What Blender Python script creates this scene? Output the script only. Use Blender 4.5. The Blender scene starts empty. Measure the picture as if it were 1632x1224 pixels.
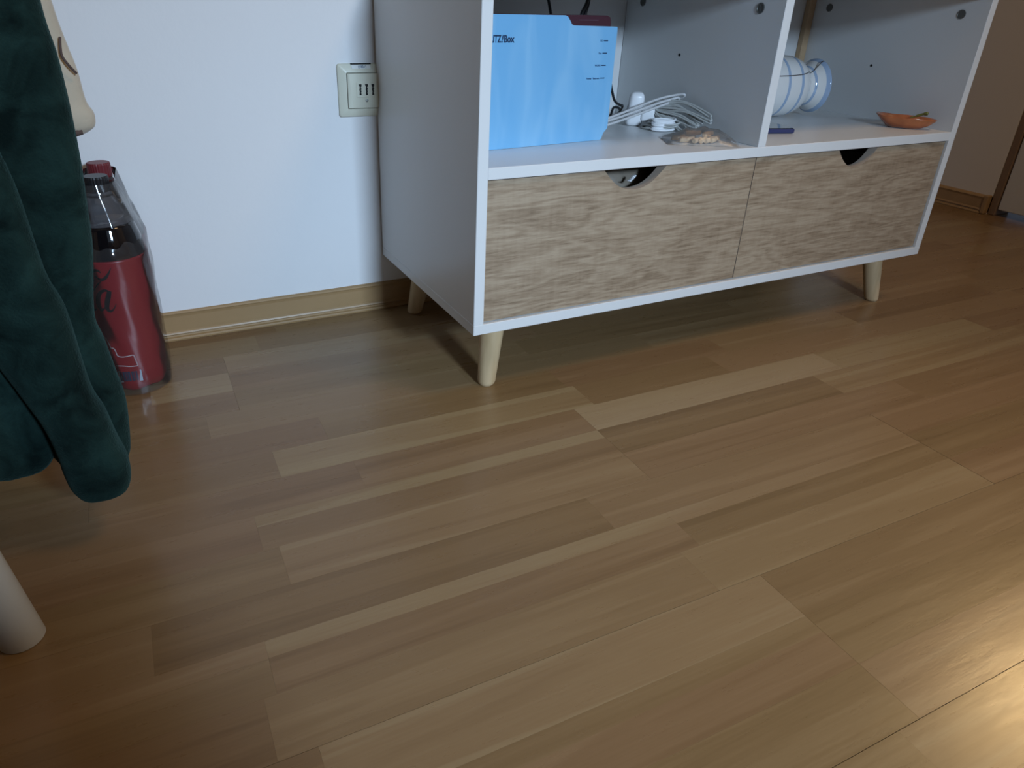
import bpy, bmesh, math, random
from mathutils import Vector, Matrix, Euler, noise

S = bpy.context.scene
COL = S.collection
PI = math.pi

# ------------------------------------------------------------------ camera
cam_d = bpy.data.cameras.new('camera')
cam = bpy.data.objects.new('camera', cam_d)
COL.objects.link(cam)
cam.location = (-0.3951, -0.7941, 0.5207)
cam.rotation_mode = 'XYZ'
cam.rotation_euler = (1.1011, -0.0280, -0.4611)
cam_d.sensor_width = 36.0
cam_d.lens = 1125.85 * 36.0 / 1632.0
cam_d.shift_x = 48.58 / 1632.0
cam_d.shift_y = -42.30 / 1632.0
cam_d.clip_start = 0.01
S.camera = cam

# ------------------------------------------------------------------ world, lights, exposure
w = bpy.data.worlds.new('world')
S.world = w
w.use_nodes = True
w.node_tree.nodes['Background'].inputs[0].default_value = (0.55, 0.7, 1.0, 1)
w.node_tree.nodes['Background'].inputs[1].default_value = 0.15


def area(name, loc, target, sx, sy, power, color, spread=PI):
    d = bpy.data.lights.new(name, 'AREA')
    d.shape = 'RECTANGLE'
    d.size = sx
    d.size_y = sy
    d.energy = power
    d.color = color
    d.spread = spread
    o = bpy.data.objects.new(name, d)
    COL.objects.link(o)
    o.location = loc
    o.rotation_euler = (Vector(target) - Vector(loc)).to_track_quat('-Z', 'Y').to_euler()
    return o


# cool daylight of the window behind the camera
area('window_daylight', (-0.05, -3.18, 1.40), (-0.05, 0.0, 0.9), 1.2, 0.95, 0.9, (0.60, 0.79, 1.0))
# cool lamp behind the camera, aimed low at the wall
area('cool_lamp', (0.12, -2.00, 1.00), (0.0, 0.38, 0.08), 0.24, 0.22, 7.4, (0.56, 0.76, 1.0), spread=math.radians(74))
# warm lamp to the right of the frame, seen as the glow on the floor
area('warm_lamp', (1.42, -0.36, 1.02), (0.2, -0.75, 0.0), 0.14, 0.14, 0.65, (1.0, 0.66, 0.30), spread=1.2)
# warm overhead fill, added as ambient light for the floor and right wall
area('warm_ceiling_fill', (0.9, -0.9, 2.34), (0.9, -0.9, 0.0), 0.5, 0.5, 11.5, (1.0, 0.68, 0.38))

S.view_settings.view_transform = 'Standard'
S.view_settings.look = 'None'
S.view_settings.gamma = 1.0
S.view_settings.exposure = 0.0
S.view_settings.use_curve_mapping = False

# ------------------------------------------------------------------ materials


def N(nt, typ, **kw):
    n = nt.nodes.new(typ)
    for k, v in kw.items():
        if k.startswith('i_'):
            key = k[2:]
            key = int(key) if key.isdigit() else key.replace('_', ' ')
            n.inputs[key].default_value = v
        else:
            setattr(n, k, v)
    return n


def mk(name, color=(0.8, 0.8, 0.8), rough=0.5, metallic=0.0, spec=0.5, coat=0.0, sheen=0.0,
       bump=0.0, bscale=200.0, var=0.0, vscale=8.0, alpha=1.0, trans=0.0, ior=1.45):
    m = bpy.data.materials.new(name)
    m.use_nodes = True
    nt = m.node_tree
    b = nt.nodes['Principled BSDF']
    b.inputs['Base Color'].default_value = (*color, 1)
    b.inputs['Roughness'].default_value = rough
    b.inputs['Metallic'].default_value = metallic
    b.inputs['Specular IOR Level'].default_value = spec
    b.inputs['Coat Weight'].default_value = coat
    b.inputs['Sheen Weight'].default_value = sheen
    b.inputs['Alpha'].default_value = alpha
    b.inputs['Transmission Weight'].default_value = trans
    b.inputs['IOR'].default_value = ior
    tc = N(nt, 'ShaderNodeTexCoord')
    if var > 0:
        nz = N(nt, 'ShaderNodeTexNoise', i_Scale=vscale, i_Detail=4.0)
        nt.links.new(tc.outputs['Object'], nz.inputs['Vector'])
        mp = N(nt, 'ShaderNodeMapRange')
        mp.inputs['From Min'].default_value = 0.25
        mp.inputs['From Max'].default_value = 0.75
        mp.inputs['To Min'].default_value = 1 - var
        mp.inputs['To Max'].default_value = 1 + var
        nt.links.new(nz.outputs['Fac'], mp.inputs['Value'])
        hs = N(nt, 'ShaderNodeHueSaturation')
        hs.inputs['Color'].default_value = (*color, 1)
        nt.links.new(mp.outputs[0], hs.inputs['Value'])
        nt.links.new(hs.outputs[0], b.inputs['Base Color'])
    if bump > 0:
        nb = N(nt, 'ShaderNodeTexNoise', i_Scale=bscale, i_Detail=3.0)
        nt.links.new(tc.outputs['Object'], nb.inputs['Vector'])
        bp = N(nt, 'ShaderNodeBump')
        bp.inputs['Strength'].default_value = bump
        bp.inputs['Distance'].default_value = 0.001
        nt.links.new(nb.outputs['Fac'], bp.inputs['Height'])
        nt.links.new(bp.outputs[0], b.inputs['Normal'])
    return m


def floor_wood():
    m = bpy.data.materials.new('beech_laminate')
    m.use_nodes = True
    nt = m.node_tree
    L = nt.links.new
    b = nt.nodes['Principled BSDF']
    at = N(nt, 'ShaderNodeAttribute', attribute_type='OBJECT', attribute_name='tone')
    sd = N(nt, 'ShaderNodeAttribute', attribute_type='OBJECT', attribute_name='seed')
    tc = N(nt, 'ShaderNodeTexCoord')
    off = N(nt, 'ShaderNodeCombineXYZ')
    mul = N(nt, 'ShaderNodeMath', operation='MULTIPLY')
    mul.inputs[1].default_value = 7.31
    L(sd.outputs['Fac'], mul.inputs[0])
    L(mul.outputs[0], off.inputs[0])
    L(mul.outputs[0], off.inputs[1])
    add = N(nt, 'ShaderNodeVectorMath', operation='ADD')
    L(tc.outputs['Object'], add.inputs[0])
    L(off.outputs[0], add.inputs[1])
    mp = N(nt, 'ShaderNodeMapping')
    mp.inputs['Scale'].default_value = (0.9, 24.0, 1.0)
    L(add.outputs[0], mp.inputs['Vector'])
    # broad figure
    n1 = N(nt, 'ShaderNodeTexNoise', i_Scale=1.6, i_Detail=3.0, i_Distortion=0.6)
    L(mp.outputs[0], n1.inputs['Vector'])
    # growth lines from the contours of the broad figure
    m2 = N(nt, 'ShaderNodeMath', operation='MULTIPLY')
    m2.inputs[1].default_value = 34.0
    L(n1.outputs['Fac'], m2.inputs[0])
    sn = N(nt, 'ShaderNodeMath', operation='SINE')
    L(m2.outputs[0], sn.inputs[0])
    # fine fibres
    mpf = N(nt, 'ShaderNodeMapping')
    mpf.inputs['Scale'].default_value = (14.0, 420.0, 1.0)
    L(add.outputs[0], mpf.inputs['Vector'])
    n3 = N(nt, 'ShaderNodeTexNoise', i_Scale=1.0, i_Detail=2.0)
    L(mpf.outputs[0], n3.inputs['Vector'])
    # tone sum
    a1 = N(nt, 'ShaderNodeMapRange')
    a1.inputs['From Min'].default_value = 0.3
    a1.inputs['From Max'].default_value = 0.7
    a1.inputs['To Min'].default_value = -0.17
    a1.inputs['To Max'].default_value = 0.17
    L(n1.outputs['Fac'], a1.inputs['Value'])
    s1 = N(nt, 'ShaderNodeMath', operation='ADD')
    L(at.outputs['Fac'], s1.inputs[0])
    L(a1.outputs[0], s1.inputs[1])
    s2 = N(nt, 'ShaderNodeMath', operation='MULTIPLY_ADD')
    s2.inputs[1].default_value = 0.045
    L(sn.outputs[0], s2.inputs[0])
    L(s1.outputs[0], s2.inputs[2])
    s3 = N(nt, 'ShaderNodeMath', operation='MULTIPLY_ADD')
    s3.inputs[1].default_value = 0.22
    L(n3.outputs['Fac'], s3.inputs[0])
    s4 = N(nt, 'ShaderNodeMath', operation='SUBTRACT')
    s4.inputs[1].default_value = 0.11
    L(s2.outputs[0], s4.inputs[0])
    L(s4.outputs[0], s3.inputs[2])
    cr = N(nt, 'ShaderNodeValToRGB')
    e = cr.color_ramp.elements
    e[0].position = 0.0
    e[0].color = (0.153, 0.088, 0.037, 1)
    e[1].position = 1.0
    e[1].color = (0.335, 0.244, 0.132, 1)
    k = e.new(0.35)
    k.color = (0.216, 0.132, 0.061, 1)
    k = e.new(0.65)
    k.color = (0.265, 0.170, 0.084, 1)
    L(s3.outputs[0], cr.inputs[0])
    # reddish or yellowish cast per strip
    fr = N(nt, 'ShaderNodeMath', operation='FRACT')
    L(mul.outputs[0], fr.inputs[0])
    hm = N(nt, 'ShaderNodeMapRange')
    hm.inputs['To Min'].default_value = 0.4955
    hm.inputs['To Max'].default_value = 0.5045
    L(fr.outputs[0], hm.inputs['Value'])
    hs = N(nt, 'ShaderNodeHueSaturation')
    L(hm.outputs[0], hs.inputs['Hue'])
    L(cr.outputs[0], hs.inputs['Color'])
    L(hs.outputs[0], b.inputs['Base Color'])
    b.inputs['Roughness'].default_value = 0.36
    nr = N(nt, 'ShaderNodeTexNoise', i_Scale=16.0, i_Detail=5.0, i_Roughness=0.65)
    mr = N(nt, 'ShaderNodeMapping')
    mr.inputs['Scale'].default_value = (1.0, 5.0, 1.0)
    L(add.outputs[0], mr.inputs['Vector'])
    L(mr.outputs[0], nr.inputs['Vector'])
    rr = N(nt, 'ShaderNodeMapRange')
    rr.inputs['To Min'].default_value = 0.22
    rr.inputs['To Max'].default_value = 0.36
    L(nr.outputs['Fac'], rr.inputs['Value'])
    L(rr.outputs[0], b.inputs['Roughness'])
    bp = N(nt, 'ShaderNodeBump')
    bp.inputs['Strength'].default_value = 0.12
    bp.inputs['Distance'].default_value = 0.0015
    L(nr.outputs['Fac'], bp.inputs['Height'])
    L(bp.outputs[0], b.inputs['Normal'])
    return m


def sonoma_oak():
    m = bpy.data.materials.new('sonoma_oak')
    m.use_nodes = True
    nt = m.node_tree
    L = nt.links.new
    b = nt.nodes['Principled BSDF']
    tc = N(nt, 'ShaderNodeTexCoord')
    sd = N(nt, 'ShaderNodeAttribute', attribute_type='OBJECT', attribute_name='seed')
    off = N(nt, 'ShaderNodeCombineXYZ')
    L(sd.outputs['Fac'], off.inputs[0])
    L(sd.outputs['Fac'], off.inputs[2])
    add = N(nt, 'ShaderNodeVectorMath', operation='ADD')
    L(tc.outputs['Object'], add.inputs[0])
    L(off.outputs[0], add.inputs[1])
    mp = N(nt, 'ShaderNodeMapping')
    mp.inputs['Scale'].default_value = (2.4, 1.0, 15.0)
    L(add.outputs[0], mp.inputs['Vector'])
    n1 = N(nt, 'ShaderNodeTexNoise', i_Scale=1.5, i_Detail=3.0, i_Distortion=0.5)
    L(mp.outputs[0], n1.inputs['Vector'])
    m2 = N(nt, 'ShaderNodeMath', operation='MULTIPLY')
    m2.inputs[1].default_value = 55.0
    L(n1.outputs['Fac'], m2.inputs[0])
    sn = N(nt, 'ShaderNodeMath', operation='SINE')
    L(m2.outputs[0], sn.inputs[0])
    mf = N(nt, 'ShaderNodeMapping')
    mf.inputs['Scale'].default_value = (22.0, 1.0, 300.0)
    mf.inputs['Rotation'].default_value = (0, 0.05, 0)
    L(add.outputs[0], mf.inputs['Vector'])
    nf = N(nt, 'ShaderNodeTexNoise', i_Scale=1.0, i_Detail=5.0, i_Roughness=0.7, i_Distortion=0.3)
    L(mf.outputs[0], nf.inputs['Vector'])
    # vertical saw marks
    mv = N(nt, 'ShaderNodeMapping')
    mv.inputs['Scale'].default_value = (150.0, 1.0, 16.0)
    L(add.outputs[0], mv.inputs['Vector'])
    nv = N(nt, 'ShaderNodeTexNoise', i_Scale=1.0, i_Detail=1.0)
    L(mv.outputs[0], nv.inputs['Vector'])
    s1 = N(nt, 'ShaderNodeMath', operation='MULTIPLY_ADD')
    s1.inputs[1].default_value = 0.055
    L(sn.outputs[0], s1.inputs[0])
    nd = N(nt, 'ShaderNodeMath', operation='MULTIPLY_ADD')
    nd.inputs[1].default_value = 0.26
    nd.inputs[2].default_value = 0.35
    L(n1.outputs['Fac'], nd.inputs[0])
    L(nd.outputs[0], s1.inputs[2])
    s2 = N(nt, 'ShaderNodeMath', operation='MULTIPLY_ADD')
    s2.inputs[1].default_value = 0.70
    L(nf.outputs['Fac'], s2.inputs[0])
    L(s1.outputs[0], s2.inputs[2])
    s3 = N(nt, 'ShaderNodeMath', operation='MULTIPLY_ADD')
    s3.inputs[1].default_value = 0.10
    L(nv.outputs['Fac'], s3.inputs[0])
    L(s2.outputs[0], s3.inputs[2])
    cr = N(nt, 'ShaderNodeValToRGB')
    e = cr.color_ramp.elements
    e[0].position = 0.64
    e[0].color = (0.150, 0.101, 0.060, 1)
    e[1].position = 1.0
    e[1].color = (0.396, 0.310, 0.215, 1)
    k = e.new(0.83)
    k.color = (0.288, 0.212, 0.139, 1)
    L(s3.outputs[0], cr.inputs[0])
    L(cr.outputs[0], b.inputs['Base Color'])
    b.inputs['Roughness'].default_value = 0.55
    bp = N(nt, 'ShaderNodeBump')
    bp.inputs['Strength'].default_value = 0.25
    bp.inputs['Distance'].default_value = 0.0006
    L(nf.outputs['Fac'], bp.inputs['Height'])
    L(bp.outputs[0], b.inputs['Normal'])
    return m


def plain_wood(name, c1, c2, scale=(3, 3, 60), rough=0.45):
    m = bpy.data.materials.new(name)
    m.use_nodes = True
    nt = m.node_tree
    L = nt.links.new
    b = nt.nodes['Principled BSDF']
    tc = N(nt, 'ShaderNodeTexCoord')
    mp = N(nt, 'ShaderNodeMapping')
    mp.inputs['Scale'].default_value = scale
    L(tc.outputs['Object'], mp.inputs['Vector'])
    n1 = N(nt, 'ShaderNodeTexNoise', i_Scale=1.0, i_Detail=4.0, i_Distortion=0.4)
    L(mp.outputs[0], n1.inputs['Vector'])
    cr = N(nt, 'ShaderNodeValToRGB')
    cr.color_ramp.elements[0].position = 0.3
    cr.color_ramp.elements[0].color = (*c1, 1)
    cr.color_ramp.elements[1].position = 0.7
    cr.color_ramp.elements[1].color = (*c2, 1)
    L(n1.outputs['Fac'], cr.inputs[0])
    L(cr.outputs[0], b.inputs['Base Color'])
    b.inputs['Roughness'].default_value = rough
    return m


def clear_film(name, opacity=0.12, tint=(0.85, 0.88, 0.9), rough=0.12, bump=0.5, bscale=25):
    m = bpy.data.materials.new(name)
    m.use_nodes = True
    nt = m.node_tree
    L = nt.links.new
    nt.nodes.remove(nt.nodes['Principled BSDF'])
    out = nt.nodes['Material Output']
    tr = N(nt, 'ShaderNodeBsdfTransparent')
    tr.inputs[0].default_value = (0.97, 0.97, 0.97, 1)
    df = N(nt, 'ShaderNodeBsdfDiffuse')
    df.inputs[0].default_value = (*tint, 1)
    gl = N(nt, 'ShaderNodeBsdfGlossy')
    gl.inputs['Roughness'].default_value = rough
    m1 = N(nt, 'ShaderNodeMixShader')
    m1.inputs[0].default_value = opacity
    fr = N(nt, 'ShaderNodeFresnel', i_IOR=1.42)
    m2 = N(nt, 'ShaderNodeMixShader')
    tc = N(nt, 'ShaderNodeTexCoord')
    nz = N(nt, 'ShaderNodeTexNoise', i_Scale=bscale, i_Detail=2.0, i_Distortion=1.0)
    L(tc.outputs['Object'], nz.inputs['Vector'])
    bp = N(nt, 'ShaderNodeBump')
    bp.inputs['Strength'].default_value = bump
    bp.inputs['Distance'].default_value = 0.004
    L(nz.outputs['Fac'], bp.inputs['Height'])
    L(bp.outputs[0], gl.inputs['Normal'])
    L(bp.outputs[0], fr.inputs['Normal'])
    L(tr.outputs[0], m1.inputs[1])
    L(df.outputs[0], m1.inputs[2])
    L(fr.outputs[0], m2.inputs[0])
    L(m1.outputs[0], m2.inputs[1])
    L(gl.outputs[0], m2.inputs[2])
    L(m2.outputs[0], out.inputs['Surface'])
    return m


def fleece(name, c1, c2):
    m = bpy.data.materials.new(name)
    m.use_nodes = True
    nt = m.node_tree
    L = nt.links.new
    b = nt.nodes['Principled BSDF']
    tc = N(nt, 'ShaderNodeTexCoord')
    n1 = N(nt, 'ShaderNodeTexNoise', i_Scale=22.0, i_Detail=5.0, i_Roughness=0.6, i_Distortion=0.6)
    L(tc.outputs['Object'], n1.inputs['Vector'])
    cr = N(nt, 'ShaderNodeValToRGB')
    cr.color_ramp.elements[0].position = 0.35
    cr.color_ramp.elements[0].color = (*c1, 1)
    cr.color_ramp.elements[1].position = 0.68
    cr.color_ramp.elements[1].color = (*c2, 1)
    L(n1.outputs['Fac'], cr.inputs[0])
    L(cr.outputs[0], b.inputs['Base Color'])
    b.inputs['Roughness'].default_value = 0.95
    b.inputs['Specular IOR Level'].default_value = 0.1
    b.inputs['Sheen Weight'].default_value = 0.10
    b.inputs['Sheen Roughness'].default_value = 0.5
    b.inputs['Sheen Tint'].default_value = (0.3, 0.6, 0.55, 1)
    n2 = N(nt, 'ShaderNodeTexNoise', i_Scale=420.0, i_Detail=2.0)
    L(tc.outputs['Object'], n2.inputs['Vector'])
    bp = N(nt, 'ShaderNodeBump')
    bp.inputs['Strength'].default_value = 0.6
    bp.inputs['Distance'].default_value = 0.002
    L(n2.outputs['Fac'], bp.inputs['Height'])
    L(bp.outputs[0], b.inputs['Normal'])
    return m


def router_film():
    m = bpy.data.materials.new('blue_protective_film')
    m.use_nodes = True
    nt = m.node_tree
    L = nt.links.new
    b = nt.nodes['Principled BSDF']
    tc = N(nt, 'ShaderNodeTexCoord')
    mp = N(nt, 'ShaderNodeMapping')
    mp.inputs['Scale'].default_value = (26.0, 1.0, 6.0)
    L(tc.outputs['Object'], mp.inputs['Vector'])
    n1 = N(nt, 'ShaderNodeTexNoise', i_Scale=1.0, i_Detail=1.5, i_Distortion=1.2)
    L(mp.outputs[0], n1.inputs['Vector'])
    cr = N(nt, 'ShaderNodeValToRGB')
    cr.color_ramp.elements[0].position = 0.42
    cr.color_ramp.elements[0].color = (0.185, 0.456, 0.722, 1)
    cr.color_ramp.elements[1].position = 0.75
    cr.color_ramp.elements[1].color = (0.249, 0.516, 0.757, 1)
    L(n1.outputs['Fac'], cr.inputs[0])
    L(cr.outputs[0], b.inputs['Base Color'])
    b.inputs['Roughness'].default_value = 0.3
    bp = N(nt, 'ShaderNodeBump')
    bp.inputs['Strength'].default_value = 0.15
    bp.inputs['Distance'].default_value = 0.002
    L(n1.outputs['Fac'], bp.inputs['Height'])
    L(bp.outputs[0], b.inputs['Normal'])
    return m


M = {}
M['floor'] = floor_wood()
M['oak'] = sonoma_oak()
M['board_core'] = mk('laminate_core', (0.16, 0.09, 0.05), 0.8)
M['wall'] = mk('white_wall_paint', (0.82, 0.83, 0.84), 0.85, bump=0.25, bscale=140, var=0.02, vscale=3)
M['ceiling'] = mk('darkened_ceiling', (0.42, 0.36, 0.29), 0.9)  # unseen ceiling given a dark colour to cut bounced light
M['wall_dim'] = mk('dimmed_wall_paint', (0.74, 0.70, 0.64), 0.9, bump=0.25, bscale=140)  # white wall paint darkened and warmed: dim light put into the colour
M['baseboard'] = plain_wood('beech_foil', (0.34, 0.215, 0.098), (0.39, 0.248, 0.118), (3, 30, 30), 0.4)
M['frame_wood'] = plain_wood('brown_frame_wood', (0.20, 0.13, 0.08), (0.27, 0.18, 0.11), (20, 20, 2), 0.5)
M['batten'] = plain_wood('pale_batten_wood', (0.40, 0.27, 0.15), (0.50, 0.35, 0.21), (40, 40, 3), 0.6)
M['door'] = mk('door_lacquer', (0.62, 0.62, 0.60), 0.4)
M['white'] = mk('white_melamine', (0.70, 0.71, 0.71), 0.33, bump=0.05, bscale=300)
M['edge'] = mk('white_edging', (0.69, 0.71, 0.71), 0.4)
M['joint'] = mk('joint_shadow_gap', (0.25, 0.25, 0.26), 0.7)
M['oak_edge'] = mk('oak_edging', (0.44, 0.38, 0.32), 0.6)
M['drawer_in'] = mk('drawer_board', (0.35, 0.33, 0.30), 0.7)
M['leg'] = plain_wood('pale_beech_leg', (0.46, 0.34, 0.19), (0.60, 0.46, 0.28), (60, 60, 5), 0.45)
M['cam'] = mk('zinc_cam', (0.16, 0.16, 0.15), 0.45, metallic=0.6)
M['black'] = mk('black_plastic', (0.012, 0.013, 0.015), 0.4)
M['blue_film'] = router_film()
M['router_rim'] = mk('router_white_rim', (0.75, 0.8, 0.85), 0.35)
M['maroon'] = mk('dark_red_plastic', (0.060, 0.022, 0.034), 0.22, coat=0.4)
M['print'] = mk('dark_blue_print', (0.008, 0.030, 0.085), 0.5)
M['print_soft'] = mk('blue_print_fine', (0.04, 0.11, 0.22), 0.5)
M['charger'] = mk('white_plastic', (0.85, 0.86, 0.88), 0.3)
M['cable_grey'] = mk('pale_grey_cable', (0.58, 0.58, 0.58), 0.45)
M['cable_grey2'] = mk('grey_cable_thin', (0.50, 0.51, 0.49), 0.5)
M['cable_black'] = mk('black_cable', (0.012, 0.013, 0.016), 0.5)
M['film'] = clear_film('clear_bag_film', 0.12, rough=0.25, bump=0.2, bscale=90)
M['wrap'] = clear_film('shrink_wrap', 0.035, (0.62, 0.60, 0.60), rough=0.10, bump=0.4, bscale=18)
M['dowel'] = plain_wood('dowel_wood', (0.52, 0.36, 0.21), (0.68, 0.50, 0.31), (80, 80, 80), 0.6)
M['ceramic'] = mk('white_glaze', (0.80, 0.81, 0.80), 0.12, coat=0.5)
M['stripe'] = mk('pale_blue_glaze', (0.36, 0.48, 0.66), 0.12, coat=0.5)
M['orange'] = mk('orange_glaze', (0.40, 0.125, 0.045), 0.16, coat=0.6, var=0.25, vscale=60)
M['leaf'] = mk('olive_glaze', (0.16, 0.17, 0.045), 0.3)
M['phone_side'] = mk('dark_blue_shell', (0.035, 0.045, 0.13), 0.35)
M['phone_face'] = mk('dark_glass', (0.02, 0.022, 0.022), 0.08, coat=0.3)
M['socket'] = mk('ivory_plastic', (0.70, 0.70, 0.58), 0.35)
M['slot'] = mk('slot_black', (0.01, 0.012, 0.012), 0.8)
M['screw'] = mk('screw_metal', (0.30, 0.31, 0.29), 0.4, metallic=0.7)
M['paper'] = mk('label_paper', (0.85, 0.87, 0.84), 0.6)
M['green'] = fleece('dark_green_fleece', (0.002, 0.007, 0.0065), (0.012, 0.032, 0.028))
M['cream'] = mk('cream_plush', (0.52, 0.45, 0.34), 0.95, sheen=0.3, bump=0.5, bscale=300, var=0.06, vscale=20)
M['brown_print'] = mk('brown_print', (0.10, 0.065, 0.055), 0.95)
M['chair'] = mk('cream_white_lacquer', (0.44, 0.43, 0.385), 0.4)
M['red'] = mk('red_label', (0.24, 0.009, 0.013), 0.35, coat=0.25)
M['cola'] = mk('cola', (0.006, 0.005, 0.006), 0.06, coat=0.6)
M['capmat'] = mk('black_cap', (0.012, 0.012, 0.014), 0.35)
M['redcap'] = mk('red_cap', (0.16, 0.02, 0.025), 0.4)
M['pet'] = clear_film('clear_bottle_plastic', 0.30, (0.20, 0.20, 0.22), rough=0.05, bump=0.05)
M['ink'] = mk('black_ink', (0.006, 0.006, 0.007), 0.5)
M['white_ink'] = mk('white_ink', (0.55, 0.50, 0.50), 0.5)
M['bar_blue'] = mk('barcode_ink', (0.02, 0.035, 0.07), 0.5)
M['bar_white'] = mk('barcode_white', (0.50, 0.60, 0.68), 0.5)
M['clutter'] = mk('grey_brown_packet', (0.20, 0.17, 0.135), 0.35, var=0.2, vscale=40)
M['glass'] = clear_film('window_glass', 0.02, (0.9, 0.95, 1.0), rough=0.02, bump=0.0)

# ------------------------------------------------------------------ helpers


def obj(name, bm, mat, parent=None, smooth=False, angle=None):
    me = bpy.data.meshes.new(name)
    bmesh.ops.recalc_face_normals(bm, faces=bm.faces[:])
    bm.to_mesh(me)
    bm.free()
    mats = mat if isinstance(mat, (list, tuple)) else [mat]
    for mm in mats:
        me.materials.append(mm)
    o = bpy.data.objects.new(name, me)
    COL.objects.link(o)
    if parent is not None:
        o.parent = parent
    if smooth:
        for p in me.polygons:
            p.use_smooth = True
        if angle:
            try:
                me.set_sharp_from_angle(angle=math.radians(angle))
            except Exception:
                pass
    return o


def tag(o, label=None, cat=None, group=None, kind=None):
    if label:
        o['label'] = label
    if cat:
        o['category'] = cat
    if group:
        o['group'] = group
    if kind:
        o['kind'] = kind
    return o


def empty(name, loc=(0, 0, 0), rot=(0, 0, 0)):
    o = bpy.data.objects.new(name, None)
    o.empty_display_size = 0.05
    o.location = loc
    o.rotation_euler = rot
    COL.objects.link(o)
    return o


def box(bm, x0, x1, y0, y1, z0, z1, bev=0.0, seg=1, mi=0):
    vs = [bm.verts.new((x, y, z)) for x in (x0, x1) for y in (y0, y1) for z in (z0, z1)]
    f = [(0, 1, 3, 2), (4, 6, 7, 5), (0, 4, 5, 1), (2, 3, 7, 6), (0, 2, 6, 4), (1, 5, 7, 3)]
    fs = [bm.faces.new([vs[i] for i in q]) for q in f]
    for q in fs:
        q.material_index = mi
    if bev > 0:
        es = list({e for q in fs for e in q.edges})
        r = bmesh.ops.bevel(bm, geom=es, offset=bev, segments=seg, affect='EDGES', profile=0.5)
        for q in r['faces']:
            q.material_index = mi
    return vs


def bx(*a, **k):
    bm = bmesh.new()
    box(bm, *a, **k)
    return bm


def prism(bm, pts, y0, y1, mi=0, axis='Y'):
    """extrude a 2D outline (x,z) along y"""
    def P(p, y):
        if axis == 'Y':
            return (p[0], y, p[1])
        if axis == 'Z':
            return (p[0], p[1], y)
        return (y, p[0], p[1])
    a = [bm.verts.new(P(p, y0)) for p in pts]
    b = [bm.verts.new(P(p, y1)) for p in pts]
    n = len(pts)
    fs = [bm.faces.new(a), bm.faces.new(b[::-1])]
    for i in range(n):
        fs.append(bm.faces.new([a[i], b[i], b[(i + 1) % n], a[(i + 1) % n]]))
    for f in fs:
        f.material_index = mi
    return fs


def crom(P, n=8, closed=False):
    P = [Vector(p) for p in P]
    out = []
    L = len(P)
    rng = L if closed else L - 1
    for i in range(rng):
        if closed:
            p0, p1, p2, p3 = P[(i - 1) % L], P[i], P[(i + 1) % L], P[(i + 2) % L]
        else:
            p0, p1, p2, p3 = P[max(i - 1, 0)], P[i], P[i + 1], P[min(i + 2, L - 1)]
        for k in range(n):
            t = k / n
            out.append(0.5 * ((2 * p1) + (p2 - p0) * t + (2 * p0 - 5 * p1 + 4 * p2 - p3) * t * t
                              + (3 * p1 - p0 - 3 * p2 + p3) * t ** 3))
    if not closed:
        out.append(P[-1])
    return out


def tube(bm, P, r, seg=8, closed=False, mi=0):
    n = len(P)
    rings = []
    up = Vector((0.13, 0.21, 0.97)).normalized()
    for i, p in enumerate(P):
        if closed:
            t = P[(i + 1) % n] - P[(i - 1) % n]
        else:
            t = P[min(i + 1, n - 1)] - P[max(i - 1, 0)]
        if t.length < 1e-9:
            t = Vector((0, 0, 1))
        t.normalize()
        s = t.cross(up)
        if s.length < 0.05:
            s = t.cross(Vector((1, 0, 0)))
        s.normalize()
        q = s.cross(t)
        up = q
        rr = r[i] if isinstance(r, (list, tuple)) else r
        rings.append([bm.verts.new(p + (s * math.cos(a) + q * math.sin(a)) * rr)
                      for a in [2 * PI * j / seg for j in range(seg)]])
    m = n if closed else n - 1
    for i in range(m):
        A, B = rings[i], rings[(i + 1) % n]
        for j in range(seg):
            f = bm.faces.new([A[j], A[(j + 1) % seg], B[(j + 1) % seg], B[j]])
            f.material_index = mi
    if not closed:
        bm.faces.new(rings[0][::-1]).material_index = mi
        bm.faces.new(rings[-1]).material_index = mi


def lathe(bm, prof, seg=32, mat=Matrix.Identity(4), mi=0, mifun=None, cap=True):
    rings = []
    for (r, z) in prof:
        if r < 1e-6:
            rings.append([bm.verts.new(mat @ Vector((0, 0, z)))])
        else:
            rings.append([bm.verts.new(mat @ Vector((r * math.cos(2 * PI * j / seg), r * math.sin(2 * PI * j / seg), z)))
                          for j in range(seg)])
    for i in range(len(rings) - 1):
        A, B = rings[i], rings[i + 1]
        for j in range(seg):
            k = (j + 1) % seg
            if len(A) == 1 and len(B) == 1:
                continue
            if len(A) == 1:
                f = bm.faces.new([A[0], B[k], B[j]])
            elif len(B) == 1:
                f = bm.faces.new([A[j], A[k], B[0]])
            else:
                f = bm.faces.new([A[j], A[k], B[k], B[j]])
            f.material_index = mifun(i, j) if mifun else mi
    if cap:
        if len(rings[0]) > 1:
            bm.faces.new(rings[0][::-1]).material_index = mi
        if len(rings[-1]) > 1:
            bm.faces.new(rings[-1]).material_index = mi


def text_bm(s, size, bold=0.0, ext=0.0002, align='LEFT', sx=1.0, shear=0.0):
    c = bpy.data.curves.new('txt', 'FONT')
    c.body = s
    c.size = size
    c.offset = bold
    c.extrude = ext
    c.align_x = align
    c.shear = shear
    o = bpy.data.objects.new('txt', c)
    COL.objects.link(o)
    dg = bpy.context.evaluated_depsgraph_get()
    dg.update()
    me = bpy.data.meshes.new_from_object(o.evaluated_get(dg))
    bm = bmesh.new()
    bm.from_mesh(me)
    bpy.data.meshes.remove(me)
    bpy.data.objects.remove(o)
    bpy.data.curves.remove(c)
    for v in bm.verts:
        v.co.x *= sx
    return bm


# ------------------------------------------------------------------ room shell
FY = 0.3815      # face of the back wall
RX = 1.851       # face of the right wall


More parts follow.
